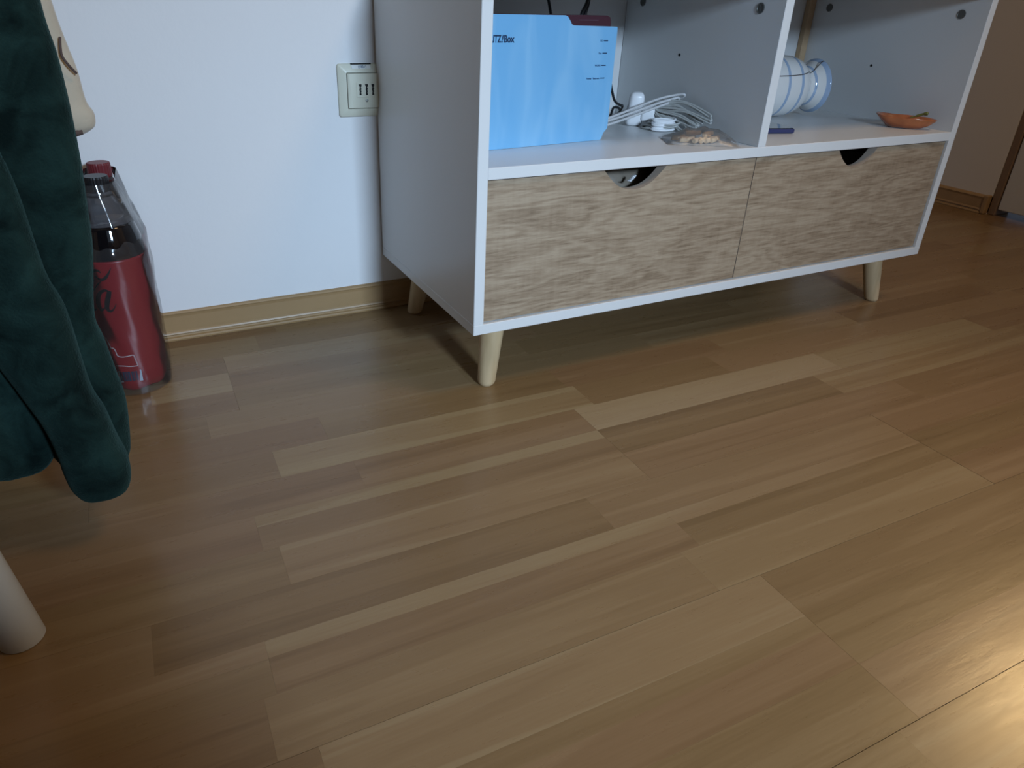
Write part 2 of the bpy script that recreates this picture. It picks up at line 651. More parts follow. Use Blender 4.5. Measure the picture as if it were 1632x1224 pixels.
def struct(name, bm, mat, parent=None, smooth=False):
    o = obj(name, bm, mat, parent, smooth)
    if parent is None:
        o['kind'] = 'structure'
    return o


struct('floor', bx(-2.0, 2.2, -3.4, 1.2, -0.06, -0.0102), M['board_core'])
FLOOR = bpy.data.objects['floor']
struct('ceiling', bx(-2.0, 2.2, -3.4, 1.2, 2.42, 2.5), M['ceiling'])
struct('wall_back', bx(-2.0, 1.30, FY, FY + 0.12, -0.01, 2.42), M['wall'])
struct('wall_recess', bx(1.18, 2.2, 1.0, 1.1, -0.01, 2.42), M['wall_dim'])
bm = bx(RX, RX + 0.1, 0.3655, 1.0, -0.01, 2.42)
box(bm, RX, RX + 0.1, -3.3, -0.62, -0.01, 2.42)
box(bm, RX, RX + 0.1, -0.62, 0.3655, 2.06, 2.42)
struct('wall_right', bm, M['wall_dim'])
struct('wall_left', bx(-1.9, -1.8, -3.4, FY, -0.01, 2.42), M['wall_dim'])
bm = bx(-2.0, -0.75, -3.32, -3.22, -0.01, 2.42)
box(bm, 0.65, 2.2, -3.32, -3.22, -0.01, 2.42)
box(bm, -0.75, 0.65, -3.32, -3.22, -0.01, 0.8)
box(bm, -0.75, 0.65, -3.32, -3.22, 1.95, 2.42)
struct('wall_front', bm, M['wall_dim'])
win = struct('window_1', bx(-0.75, 0.65, -3.29, -3.25, 0.8, 0.85), M['door'])
bm = bx(-0.75, -0.70, -3.29, -3.25, 0.85, 1.95)
box(bm, 0.60, 0.65, -3.29, -3.25, 0.85, 1.95)
box(bm, -0.075, -0.025, -3.29, -3.25, 0.85, 1.90)
box(bm, -0.70, 0.60, -3.29, -3.25, 1.90, 1.95)
obj('window_frame', bm, M['door'], win)
obj('window_pane', bx(-0.70, -0.075, -3.275, -3.27, 0.85, 1.90), M['glass'], win)
obj('window_pane', bx(-0.025, 0.60, -3.275, -3.27, 0.85, 1.90), M['glass'], win)


# baseboard along the back wall: moulded profile swept along the wall
def baseboard(name, p0, p1, prof, ncut=0):
    bm = bmesh.new()
    p0 = Vector(p0)
    p1 = Vector(p1)
    d = (p1 - p0).normalized()
    n = Vector((d.y, -d.x, 0))
    A = [bm.verts.new(p0 + n * a + Vector((0, 0, z))) for a, z in prof]
    B = [bm.verts.new(p1 + n * a + Vector((0, 0, z))) for a, z in prof]
    k = len(prof)
    for i in range(k):
        bm.faces.new([A[i], B[i], B[(i + 1) % k], A[(i + 1) % k]])
    bm.faces.new(A[::-1])
    bm.faces.new(B)
    return struct(name, bm, M['baseboard'])


PROF = [(0.0, 0.0), (0.0175, 0.0), (0.0180, 0.0025), (0.0165, 0.0048), (0.0135, 0.0060), (0.0130, 0.0085), (0.0150, 0.0105),
        (0.0140, 0.0130), (0.0125, 0.0150), (0.0118, 0.0400), (0.0125, 0.0440), (0.0135, 0.0460), (0.0122, 0.0480),
        (0.0060, 0.0510), (0.0, 0.0520)]
bb = baseboard('baseboard_back', (-1.8, FY + 0.018, 0), (1.30, FY - 0.0005, 0), PROF)
PR2 = [(-a, z) for a, z in PROF]
baseboard('baseboard_right', (RX, 0.378, 0), (RX, 1.0, 0), [(-a, z) for a, z in PROF])
cp = struct('trim_1', bx(RX - 0.018, RX + 0.04, 0.3655, 0.379, 0.0005, 0.054, bev=0.003, seg=2), M['baseboard'])
tr = struct('trim_2', bx(RX + 0.001, RX + 0.075, 0.345, 0.3650, 0.0, 2.06, bev=0.002), M['frame_wood'])
dr = struct('door_1', bx(RX + 0.004, RX + 0.044, -0.60, 0.3425, 0.018, 2.04, bev=0.002), M['door'])
bm = bmesh.new()
tube(bm, crom([(RX + 0.004, 0.27 - 0.75, 1.0), (RX - 0.04, 0.27 - 0.75, 1.0), (RX - 0.045, -0.45, 1.0), (RX - 0.045, -0.37, 1.0)], 6), 0.008)
obj('door_handle', bm, M['screw'], dr, smooth=True)

# ------------------------------------------------------------------ laminate floor: boards > strips
rnd = random.Random(11)
SW = 0.0595
ANG = -0.020
FR = Matrix.Rotation(ANG, 4, 'Z')
Y0 = -0.0785


def strip_y(j):
    return Y0 - SW * j


BL = 1.285
ends = {0: 0.125, 1: 0.517, 2: 0.127, 3: -0.36, 4: 0.32, -1: 0.79, -2: -0.31, -3: 0.45, -4: 0.05}
# known strip joints and tones: row -> list of (x_start, tone) sorted
KN = {
    0: [(-0.62, 0.42), (-0.20, 0.48), (0.125, 0.98), (0.602, 0.66), (1.0, 0.40)],
    1: [(-0.75, 0.40), (-0.33, 0.42, 0.66), (0.125, 0.34), (0.534, 0.68), (1.05, 0.5)],
    2: [(-0.80, 0.42), (-0.314, 0.66), (0.125, 0.50), (0.64, 0.42), (1.1, 0.55)],
    3: [(-0.77, 0.55), (-0.441, 0.28), (0.03, 0.50), (0.517, 0.48), (0.95, 0.35)],
    4: [(-0.77, 0.40, 0.62), (-0.35, 0.42, 0.66), (0.10, 0.36, 0.70), (0.517, 0.30), (0.95, 0.5)],
    5: [(-0.77, 0.38), (-0.361, 0.52), (0.073, 0.58), (0.517, 0.46), (0.9, 0.5)],
    6: [(-0.70, 0.35), (-0.33, 0.68), (0.127, 0.36), (0.60, 0.5)],
    7: [(-0.75, 0.42), (-0.25, 0.46, 0.56), (0.127, 0.28), (0.55, 0.45)],
    8: [(-0.55, 0.30), (-0.12, 0.34), (0.127, 0.56), (0.6, 0.5)],
    9: [(-0.36, 0.45), (0.10, 0.58), (0.5, 0.5)],
    -1: [(-0.90, 0.35), (-0.70, 0.38), (-0.288, 0.72), (0.16, 0.44), (0.42, 0.62), (0.79, 0.62)],
    -2: [(-0.85, 0.36), (-0.52, 0.40), (-0.215, 0.40), (0.15, 0.42), (0.47, 0.58), (0.79, 0.36), (1.2, 0.5)],
    -3: [(-0.80, 0.38), (-0.50, 0.40), (-0.355, 0.62), (0.02, 0.50), (0.36, 0.52), (0.79, 0.58)],
    -4: [(-0.75, 0.42), (-0.31, 0.50), (0.15, 0.36), (0.62, 0.48), (0.975, 0.42)],
    -5: [(-0.60, 0.36), (-0.42, 0.85), (-0.31, 0.44), (0.2, 0.38), (0.70, 0.34), (0.975, 0.5)],
    -6: [(-0.70, 0.4), (-0.31, 0.72), (0.25, 0.5), (0.975, 0.42)],
}
nstrip = 0
for b in range(-5, 17):
    e0 = ends.get(b, rnd.uniform(0, BL))
    k0 = math.floor((-1.9 - e0) / BL)
    xs = [e0 + BL * k for k in range(k0, k0 + 6)]
    for k in range(len(xs) - 1):
        xa, xb = xs[k], xs[k + 1]
        if xb < -1.8 or xa > 1.9:
            continue
        xa_c, xb_c = max(xa, -1.95), min(xb, 2.1)
        y1 = strip_y(b * 3)
        y0 = strip_y(b * 3 + 3)
        if y0 > 1.0:
            continue
        g = 0.0001
        bd = obj('floorboard', bx(xa_c + g, xb_c - g, y0 + g, y1 - g, -0.0100, -0.0012), M['board_core'], FLOOR)
        bd.matrix_local = FR
        for s in range(3):
            j = b * 3 + s
            ya, yb = strip_y(j + 1), strip_y(j)
            if j in KN:
                cuts = [c for c in KN[j] if xa_c + 0.03 < c[0] < xb_c - 0.03]
                first = [c[1:] for c in KN[j] if c[0] <= xa_c + 0.03]
                t0 = first[-1] if first else (rnd.uniform(0.35, 0.7),)
                cuts = [(xa_c, *t0)] + cuts
                if cuts[-1][0] < xb_c - 0.75:
                    cuts.append((cuts[-1][0] + 0.46, rnd.uniform(0.35, 0.68)))
            else:
                cuts = [(xa_c, rnd.uniform(0.3, 0.7))]
                x = xa + rnd.uniform(0.12, 0.5)
                while x < xb_c - 0.1:
                    if x > xa_c + 0.05:
                        cuts.append((x, rnd.uniform(0.3, 0.72)))
                    x += rnd.uniform(0.36, 0.5)
            far = (j < -9 or j > 17)
            ge_end = 0.00035 if b == 1 else 0.00010
            gl = 0.00028 if b in (2, 3) else 0.00010
            for i, c in enumerate(cuts):
                x = c[0]
                xe = cuts[i + 1][0] if i + 1 < len(cuts) else xb_c
                ge = ge_end if i == 0 else 0.00003
                gf = ge_end if i + 1 == len(cuts) else 0.00003
                gt = gl if s == 0 else 0.00003
                gb = gl if s == 2 else 0.00003
                # a strip with a pale sapwood band is laid as two bands
                bands = [(ya + gb, yb - gt, c[1])]
                if len(c) > 2:
                    ym = yb - 0.34 * SW
                    bands = [(ya + gb, ym, c[1]), (ym, yb - gt, c[2])]
                for (u0, u1, t) in bands:
                    so = obj('wood_strip', bx(x + ge, xe - gf, u0, u1, -0.0012, 0.0), M['floor'], bd)
                    so['tone'] = float(t)
                    so['seed'] = float(rnd.uniform(0, 10))
                    nstrip += 1

# ------------------------------------------------------------------ cabinet
W, D, H0, T, SH, TS = 0.9575, 0.3759, 0.1032, 0.0151, 0.3171, 0.0151
XD, DT = 0.4730, 0.0159
TOP = 0.5475
cab = empty('sideboard', (0, 0, 0))
tag(cab, 'white open sideboard with two oak-fronted drawers and splayed wooden legs', 'sideboard')


def panel(name, *a, edge='front'):
    """melamine panel with a lighter front edging (second material)"""
    bm = bx(*a, bev=0.0006)
    o = obj(name, bm, [M['white'], M['edge']], cab)
    for p in o.data.polygons:
        if p.normal.y < -0.9:
            p.material_index = 1
    return o


panel('bottom_panel', 0, W, 0, D, H0, H0 + T)
panel('side_panel', 0, T, 0, D, H0 + T, TOP)
panel('side_panel', W - T, W, 0, D, H0 + T, TOP)
panel('shelf', T, W - T, 0.0003, D - 0.012, SH, SH + TS)
panel('divider', XD, XD + DT, 0.0006, D - 0.012, SH + TS, TOP)
panel('divider', XD, XD + DT, 0.03, D - 0.012, H0 + T, SH)
panel('top_panel', 0, W, 0, D, TOP, TOP + T)
obj('back_panel', bx(T, W - T, D - 0.011, D - 0.007, H0 + T, TOP), M['white'], cab)
obj('corner_batten', bx(W - T - 0.017, W - T - 0.0005, D - 0.024, D - 0.0115, SH + TS, TOP, bev=0.001), M['batten'], cab)


def notch_outline(x0, x1, z0, z1, na, nb, depth):
    """drawer front with a rounded trapezoid grip cut into the top edge"""
    pts = [(x0, z0), (x1, z0), (x1, z1)]
    cx = (na + nb) / 2
    hw = (nb - na) / 2
    fl = hw - 0.016
    k = []
    n = 30
    for i in range(n + 1):
        u = -1 + 2 * i / n           # from right (+) to left (-)
        x = cx - u * hw
        a = abs(u)
        # round bowl with softened shoulders
        d = 1 - a ** 2.3
        d = 0.5 * (d + math.sqrt(d * d + 0.02)) - 0.0707 * (1 - (1 - a) ** 0.5) if a < 1 else 0.0
        k.append((x, z1 - depth * d))
    pts += k
    pts += [(x0, z1)]
    return pts


def drawer(xa, xb, na, nb, seed, dlabel):
    z0, z1 = 0.1203, 0.3153
    bm = bmesh.new()
    out = notch_outline(xa, xb, z0, z1, na, nb, 0.0295)
    prism(bm, out, 0.0045, 0.0195)
    o = obj('drawer', bm, [M['oak'], M['oak_edge']], cab)
    for p in o.data.polygons:
        if abs(p.normal.y) < 0.5:
            p.material_index = 1
    o['seed'] = seed
    # drawer box
    bm = bx(xa + 0.012, xa + 0.024, 0.0198, 0.33, z0 + 0.01, z1 - 0.045)
    box(bm, xb - 0.024, xb - 0.012, 0.0198, 0.33, z0 + 0.01, z1 - 0.045)
    box(bm, xa + 0.0242, xb - 0.0242, 0.318, 0.33, z0 + 0.01, z1 - 0.045)
    box(bm, xa + 0.0242, xb - 0.0242, 0.0198, 0.3178, z0 + 0.01, z0 + 0.014)
    obj('drawer_box', bm, M['drawer_in'], o)
    return o


XG = 0.4789
d1 = drawer(T + 0.0012, XG - 0.0009, 0.197, 0.304, 1.7, None)
d2 = drawer(XG + 0.0009, W - T - 0.0012, 0.664, 0.759, 6.3, None)


def leg_bm(xb, yb, xt, yt):
    bm = bmesh.new()
    n = 12
    P, R = [], []
    zs = [0.0, 0.0012, 0.003, 0.006, 0.03, 0.06, 0.085, H0 - 0.0002]
    for z in zs:
        t = z / H0
        P.append(Vector((xb + (xt - xb) * t, yb + (yt - yb) * t, z)))
        r = 0.0132 + (0.0195 - 0.0132) * t
        if z < 0.006:
            r -= 0.0028 * (1 - z / 0.006) ** 2
        R.append(r)
    rings = []
    for p, r in zip(P, R):
        rings.append([bm.verts.new(p + Vector((r * math.cos(2 * PI * j / 28), r * math.sin(2 * PI * j / 28), 0))) for j in range(28)])
    for i in range(len(rings) - 1):
        for j in range(28):
            bm.faces.new([rings[i][j], rings[i][(j + 1) % 28], rings[i + 1][(j + 1) % 28], rings[i + 1][j]])
    bm.faces.new(rings[0][::-1])
    bm.faces.new(rings[-1])
    return bm


SPL = 0.016
for (lx, ly, sx, sy) in ((0.0424, 0.0380, 1, 1), (W - 0.0424, 0.0380, -1, 1), (0.0424, D - 0.042, 1, -1), (W - 0.0424, D - 0.042, -1, -1)):
    o = obj('leg', leg_bm(lx, ly, lx + sx * SPL, ly + sy * SPL), M['leg'], cab, smooth=True, angle=50)


def cam_disc(x, y, z, side):
    """round cam fitting sunk in the panel face, with a cross slot"""
    bm = bmesh.new()
    mt = Matrix.Translation((x, y, z)) @ Matrix.Rotation(side * PI / 2, 4, 'Y')
    lathe(bm, [(0.0074, -0.0001), (0.0074, 0.0007), (0.0062, 0.0010), (0.0058, 0.0004), (0.0, 0.0004)], 24, mt)
    for a in (0.4, 0.4 + PI / 2):
        m2 = mt @ Matrix.Rotation(a, 4, 'Z')
        vs = box(bm, -0.0042, 0.0042, -0.0006, 0.0006, 0.0003, 0.0007)
        for v in vs:
            v.co = m2 @ v.co
    obj('cam_fitting', bm, M['cam'], cab, smooth=False)


for (y, z) in ((0.318, 0.5245), (0.046, 0.5200)):
    cam_disc(W - T - 0.0002, y, z, -1)
    cam_disc(XD - 0.0002, y, z, -1)
for (x, y, z) in ((W - T, 0.192, 0.4265), (XD, 0.205, 0.4465)):
    bm = bmesh.new()
    lathe(bm, [(0.0022, -0.0004), (0.0026, 0.0003), (0.0014, 0.0004), (0.0, 0.0001)], 14,
          Matrix.Translation((x, y, z)) @ Matrix.Rotation(-PI / 2, 4, 'Y'))
    obj('pin_hole', bm, M['slot'], cab)

# ------------------------------------------------------------------ clutter in the left drawer
bm = bmesh.new()
rows = [(0.137, 0.085, 0.0), (0.17, 0.090, 0.006), (0.215, 0.094, 0.002), (0.270, 0.094, 0.0), (0.288, 0.090, 0.002), (0.302, 0.080, 0.003), (0.3055, 0.05, 0.004)]
nseg = 20
rings = []
for z, ry, jx in rows:
    ring = []
    for j in range(nseg):
        a = 2 * PI * j / nseg
        r = 1 + 0.10 * math.sin(5 * a + z * 60) + 0.06 * math.sin(9 * a)
        ring.append(bm.verts.new((0.270 + jx + 0.100 * r * math.cos(a), 0.145 + ry * r * math.sin(a), z + 0.004 * math.sin(3 * a))))
    rings.append(ring)
for i in range(len(rings) - 1):
    for j in range(nseg):
        bm.faces.new([rings[i][j], rings[i][(j + 1) % nseg], rings[i + 1][(j + 1) % nseg], rings[i + 1][j]])
bm.faces.new(rings[0][::-1])
bm.faces.new(rings[-1])
pk = obj('plastic_packet', bm, M['clutter'], None, smooth=True)
tag(pk, 'grey-brown packet seen through the grip of the left drawer', 'packet')
bm = bmesh.new()
pts = [(-0.020, 0.0), (-0.004, 0.006), (0.010, 0.018), (0.022, 0.020), (0.026, 0.014), (0.012, 0.006), (0.0, -0.004)]
prism(bm, pts, -0.004, 0.004)
for v in bm.verts:
    v.co.z += 0.004 * math.sin(v.co.x * 300)
cr_o = obj('foil_scrap', bm, mk('crumpled_foil', (0.85, 0.87, 0.9), 0.25, metallic=0.3, bump=1.0, bscale=500), None)
cr_o.scale = (0.35, 0.4, 0.35)
cr_o.location = (0.266, 0.034, 0.291)
tag(cr_o, 'small shiny foil scrap glinting inside the left drawer grip', 'foil')

# ------------------------------------------------------------------ router
ZS = SH + TS
RT = empty('router', (0.068, 0.104, ZS), (0, 0, math.atan2(0.022, 0.206)))
tag(RT, 'upright router with pale blue film front standing in left compartment', 'router')
out = [(-0.036, 0.0004), (0.2040, 0.0004), (0.2065, 0.0022), (0.2095, 0.0105), (0.2150, 0.0155), (0.2168, 0.018),
       (0.2168, 0.1565), (0.2155, 0.1580), (0.1360, 0.1592), (0.1318, 0.1606), (0.1285, 0.1650), (0.1240, 0.1700),
       (0.1200, 0.1716), (-0.036, 0.1716)]
bm = bmesh.new()
prism(bm, out, 0.0, 0.0016)
obj('protective_film', bm, M['blue_film'], RT)
bm = bmesh.new()
prism(bm, out, 0.0018, 0.0075)
obj('front_cover', bm, M['router_rim'], RT)
bm = bmesh.new()
body = [(-0.030, 0.004), (0.200, 0.004), (0.206, 0.010), (0.2105, 0.020), (0.2105, 0.150), (0.2105, 0.1640), (0.2080, 0.1700), (0.2025, 0.1722),
        (-0.030, 0.1722)]
prism(bm, body, 0.0085, 0.0400)
bmesh.ops.bevel(bm, geom=[e for e in bm.edges if abs(e.verts[0].co.y - e.verts[1].co.y) < 1e-6 and e.verts[0].co.y > 0.03],
                offset=0.003, segments=2, affect='EDGES')
obj('rear_housing', bm, M['maroon'], RT)
bm = bmesh.new()
tube(bm, [Vector((0.150, 0.0083, 0.1660)), Vector((0.186, 0.0083, 0.1660))], 0.0005, 6)
obj('housing_groove', bm, mk('dull_groove', (0.12, 0.07, 0.09), 0.4), RT)
# feet
obj('foot', bx(-0.020, 0.030, 0.0078, 0.055, 0.0, 0.0038), M['maroon'], RT)
obj('foot', bx(0.140, 0.190, 0.0078, 0.055, 0.0, 0.0038), M['maroon'], RT)
# lettering
bm = text_bm('FRITZ', 0.0125, bold=0.0003, align='RIGHT', sx=0.68)
for v in bm.verts:
    v.co = Vector((v.co.x, -v.co.z, v.co.y))
o = obj('lettering', bm, M['print'], RT)
o.location = (0.0140, -0.0003, 0.1382)
bm = text_bm('!', 0.0125, bold=0.0003, sx=0.9, shear=0.2)
for v in bm.verts:
    v.co = Vector((v.co.x, -v.co.z, v.co.y))
o = obj('lettering', bm, M['print'], RT)
o.location = (0.0140, -0.0003, 0.1382)
bm = text_bm('Box', 0.0125, bold=0.00030, sx=0.84)
for v in bm.verts:
    v.co = Vector((v.co.x, -v.co.z, v.co.y))
o = obj('lettering', bm, M['print'], RT)
o.location = (0.0180, -0.0003, 0.1382)
for zz, s in ((0.1398, '5G'), (0.1232, 'Fon'), (0.1068, 'WLAN'), (0.0893, 'Power / Internet')):
    obj('status_light', bx(0.1925, 0.2008, -0.0003, 0.0, zz - 0.0007, zz + 0.0007), M['print'], RT)
    bm = text_bm(s, 0.0036, align='RIGHT', bold=0.00005)
    for v in bm.verts:
        v.co = Vector((v.co.x, -v.co.z, v.co.y))
    o = obj('lettering', bm, M['print_soft'], RT)
    o.location = (0.1905, -0.0002, zz - 0.0012)

# cables behind the router
bm = bmesh.new()
tube(bm, crom([(0.222, 0.235, 0.546), (0.218, 0.215, 0.52), (0.214, 0.198, 0.500), (0.212, 0.175, 0.47), (0.21, 0.168, 0.42)], 8), 0.0022, 8)
tag(obj('black_cable', bm, M['cable_black'], None, smooth=True), 'thin black cable hanging behind the router, left one', 'cable')
bm = bmesh.new()
tube(bm, crom([(0.282, 0.20, 0.546), (0.276, 0.200, 0.52), (0.266, 0.198, 0.500), (0.262, 0.190, 0.46), (0.26, 0.182, 0.42)], 8), 0.0026, 8)
tag(obj('black_cable', bm, M['cable_black'], None, smooth=True), 'black cable behind the router, left strand of the crossing pair', 'cable')
bm = bmesh.new()
tube(bm, crom([(0.286, 0.21, 0.546), (0.282, 0.205, 0.52), (0.276, 0.203, 0.500), (0.272, 0.20, 0.46), (0.27, 0.195, 0.42)], 8), 0.0026, 8)
tag(obj('black_cable', bm, M['cable_black'], None, smooth=True), 'black cable behind the router, right strand of the crossing pair', 'cable')
bm = bmesh.new()
tube(bm, crom([(0.300, 0.200, 0.470), (0.318, 0.205, 0.450), (0.336, 0.210, 0.420), (0.350, 0.215, 0.392), (0.362, 0.220, 0.375), (0.385, 0.235, 0.366),
               (0.405, 0.255, 0.362), (0.43, 0.29, 0.350), (0.435, 0.31, 0.336)], 8), 0.0021, 8)
tube(bm, crom([(0.405, 0.262, 0.355), (0.385, 0.240, 0.361), (0.362, 0.222, 0.364), (0.345, 0.205, 0.355), (0.325, 0.190, 0.345)], 8), 0.0021, 8)
tag(obj('black_cable', bm, M['cable_black'], None, smooth=True), 'black cable curling to the shelf right of the router', 'cable')

# ------------------------------------------------------------------ charger with plug
CH = empty('wall_charger', (0.4115, 0.2250, ZS), (0, 0, -0.50))
tag(CH, 'white plug charger standing on the shelf among the cables', 'charger')
bm = bx(-0.0165, 0.0135, -0.009, 0.013, 0.0002, 0.0555, bev=0.0085, seg=5)
for v in bm.verts:
    if v.co.z > 0.03:
        v.co.x = v.co.x * (1 - 0.22 * (v.co.z - 0.03) / 0.026) + 0.001
obj('charger_body', bm, M['charger'], CH, smooth=True)
bm = bx(0.008, 0.0330, -0.0125, 0.0095, 0.0085, 0.0345, bev=0.005, seg=4)
obj('plug_face', bm, M['charger'], CH, smooth=True)
bm = bmesh.new()
for y in (-0.0065, 0.0045):
    tube(bm, [Vector((0.031, y, 0.0190)), Vector((0.045, y, 0.0190)), Vector((0.046, y, 0.0190))], [0.0022, 0.0022, 0.0012], 10)
obj('plug_pin', bm, M['charger'], CH, smooth=True)

# white charging lead, wound in a small coil
bm = bmesh.new()
P = []
for i in range(0, 7 * 24 + 1):
    a = 2 * PI * i / 24
    t = i / (7 * 24)
    rx = 0.0200 + 0.0020 * math.sin(a * 0.31)
    ry = 0.0085 + 0.0012 * math.cos(a * 0.23)
    P.append(Vector((0.425 + rx * math.cos(a) * 0.9 + ry * math.sin(a) * 0.3, 0.165 + ry * math.sin(a) - rx * math.cos(a) * 0.25,
                     ZS + 0.0022 + 0.017 * t + 0.0015 * math.sin(a))))
P += crom([P[-1], (0.452, 0.185, ZS + 0.024), (0.470, 0.180, ZS + 0.012), (0.490, 0.165, ZS + 0.005), (0.507, 0.152, ZS + 0.0025)][0:5], 6)[1:]
tube(bm, P, 0.0017, 8)
tag(obj('charging_lead', bm, M['charger'], None, smooth=True), 'white lead wound in a small coil in front of the charger', 'cable')

# pale grey thick cable: three strands sweeping up over the charger
bm = bmesh.new()
strands = [
    [(0.300, 0.190, 0.3445), (0.330, 0.192, 0.3525), (0.360, 0.196, 0.3590), (0.390, 0.195, 0.3680), (0.430, 0.191, 0.3800), (0.455, 0.180, 0.3865), (0.4645, 0.171, 0.3885),
     (0.4665, 0.172, 0.3850), (0.4640, 0.182, 0.3800), (0.450, 0.205, 0.3740), (0.415, 0.240, 0.358), (0.36, 0.245, 0.343), (0.31, 0.235, 0.338)],
    [(0.300, 0.189, 0.3410), (0.330, 0.191, 0.3485), (0.360, 0.193, 0.3545), (0.390, 0.191, 0.3630), (0.430, 0.187, 0.3745), (0.452, 0.181, 0.3805), (0.4600, 0.178, 0.3825),
     (0.4630, 0.181, 0.3780), (0.4600, 0.192, 0.3740), (0.445, 0.212, 0.3660), (0.410, 0.250, 0.350), (0.36, 0.255, 0.338), (0.31, 0.245, 0.337)],
    [(0.300, 0.188, 0.3370), (0.330, 0.188, 0.3435), (0.360, 0.190, 0.3495), (0.390, 0.188, 0.3580), (0.425, 0.185, 0.3680), (0.443, 0.184, 0.3730), (0.4520, 0.186, 0.3745),
     (0.4560, 0.190, 0.3700), (0.4520, 0.200, 0.3660), (0.440, 0.220, 0.3560), (0.400, 0.262, 0.342), (0.36, 0.268, 0.337), (0.31, 0.255, 0.337)],
]
for q in strands:
    tube(bm, crom(q, 8), 0.0021, 10)
tag(obj('grey_cable', bm, M['cable_grey'], None, smooth=True), 'thick pale grey cable looped over the white charger', 'cable')

# thin grey cable bundled in elongated loops
bm = bmesh.new()
rr = random.Random(5)
for k, t in enumerate([0.0, 0.06, 0.13, 0.30, 0.37, 0.44, 0.58, 0.66, 0.86, 1.0]):
    s = Vector((0.440 - 0.003 * rr.random(), 0.194 + 0.006 * rr.random(), 0.3730 - 0.016 * t + 0.003 * rr.uniform(-1, 1)))
    e = Vector((0.4640, 0.099, 0.3620)).lerp(Vector((0.4440, 0.150, 0.3365)), t) + Vector((0.0, 0.006 * rr.uniform(-1, 1), 0.001 * rr.uniform(-1, 1)))
    w_ = rr.uniform(0.6, 1.5)
    mid = (s + e) * 0.5 + Vector((0.003, 0.003, 0.008 * (1 - t) + 0.003 * rr.uniform(-1, 1)))
    up = Vector((0.002, 0.004, 0.0035)) * w_
    P = [s, mid + up, e + up * 0.8, e + Vector((0.0, -0.004, -0.001)), e - up, mid - up * 1.4, s - Vector((0.004, 0.0, 0.006 * w_))]
    P = [Vector((min(p.x, 0.4695), p.y, max(p.z, ZS + 0.0018))) for p in P]
    tube(bm, crom(P, 7, closed=True), 0.00150, 7, closed=True)
# loose turns lying on the shelf under the bundle
for k in range(4):
    P = [Vector((0.428 + 0.024 * math.cos(a) + 0.003 * k, 0.185 + 0.026 * math.sin(a) - 0.004 * k, ZS + 0.003 + 0.0035 * k + 0.002 * math.sin(2 * a + k))) for a in [2 * PI * q / 20 for q in range(20)]]
    P = [Vector((min(p.x, 0.4695), p.y, p.z)) for p in P]
    tube(bm, P, 0.0015, 7, closed=True)
tag(obj('cable_bundle', bm, M['cable_grey2'], None, smooth=True), 'thin grey cable bundled in long loops beside the divider', 'cable')

# ------------------------------------------------------------------ bag of wooden dowels
BG = empty('dowel_bag', (0.413, 0.062, ZS), (0, 0, -0.50))
tag(BG, 'small clear bag of short wooden dowels near the shelf edge', 'bag')
rd = random.Random(3)
dows = [(-0.030, 0.004, 0.0048, 0.10), (-0.022, -0.008, 0.0048, 0.35), (-0.006, -0.010, 0.0048, 0.9), (0.003, -0.008, 0.0048, 1.05), (0.012, -0.006, 0.0048, 0.95),
        (0.021, -0.001, 0.0048, 1.0), (-0.010, 0.008, 0.0125, 0.3), (0.012, 0.004, 0.0125, 0.85), (0.024, 0.010, 0.0048, 0.8), (-0.016, 0.016, 0.0048, 0.15)]
for (x, y, z, a) in dows:
    bm = bmesh.new()
    mt = Matrix.Translation((x, y, z)) @ Matrix.Rotation(a, 4, 'Z') @ Matrix.Rotation(PI / 2, 4, 'Y')
    L = 0.013
    lathe(bm, [(0.0028, -L), (0.0039, -L + 0.0015), (0.0039, L - 0.0015), (0.0028, L)], 12, mt)
    obj('dowel', bm, M['dowel'], BG, smooth=True, angle=40)
bm = bmesh.new()
nx, ny = 26, 16
gr = []
for i in range(nx + 1):
    row = []
    for j in range(ny + 1):
        u = i / nx * 2 - 1
        v = j / ny * 2 - 1
        h = 0.020 * max(0.0, (1 - abs(u) ** 3)) * max(0.0, (1 - abs(v) ** 2.2)) ** 0.8
        x, y = u * 0.055, v * 0.033
        h *= 1 + 0.35 * noise.noise(Vector((x * 70, y * 70, 3.1)))
        y += 0.004 * noise.noise(Vector((x * 60, 1.0, v)))
        x += 0.004 * noise.noise(Vector((y * 60, 5.0, u)))
        row.append(bm.verts.new((x, y, 0.0008 + h)))
    gr.append(row)
for i in range(nx):
    for j in range(ny):
        bm.faces.new([gr[i][j], gr[i + 1][j], gr[i + 1][j + 1], gr[i][j + 1]])
obj('bag_film', bm, M['film'], BG, smooth=True)

# ------------------------------------------------------------------ striped jug lying on its side
JG = empty('jug', (0.712, 0.250, ZS + 0.0555), (0, 0, -0.12))
tag(JG, 'white ceramic jug with pale blue stripes lying on its side', 'jug')
prof = [(0.0, -0.070), (0.034, -0.070), (0.041, -0.066), (0.050, -0.045), (0.0545, -0.020), (0.0553, 0.005), (0.0553, 0.035),
        (0.0540, 0.060), (0.0490, 0.078), (0.0410, 0.089), (0.0345, 0.095), (0.0325, 0.100), (0.0345, 0.107), (0.0400, 0.116), (0.0460, 0.125),
        (0.0490, 0.1295), (0.0480, 0.1315), (0.0450, 0.1285), (0.0390, 0.119), (0.0320, 0.108), (0.0300, 0.100), (0.0320, 0.092), (0.042, 0.080),
        (0.0510, 0.050), (0.0500, -0.020), (0.033, -0.060), (0.0, -0.064)]
pp = crom([(r, 0, z) for r, z in prof], 5)
prof2 = [(max(p.x, 0.0), p.z) for p in pp]
prof2[0] = (0, -0.070)
prof2[-1] = (0, -0.064)
bands = [(-0.040, -0.033), (-0.008, -0.001), (0.024, 0.031), (0.056, 0.0625), (0.106, 0.110), (0.1225, 0.1340)]


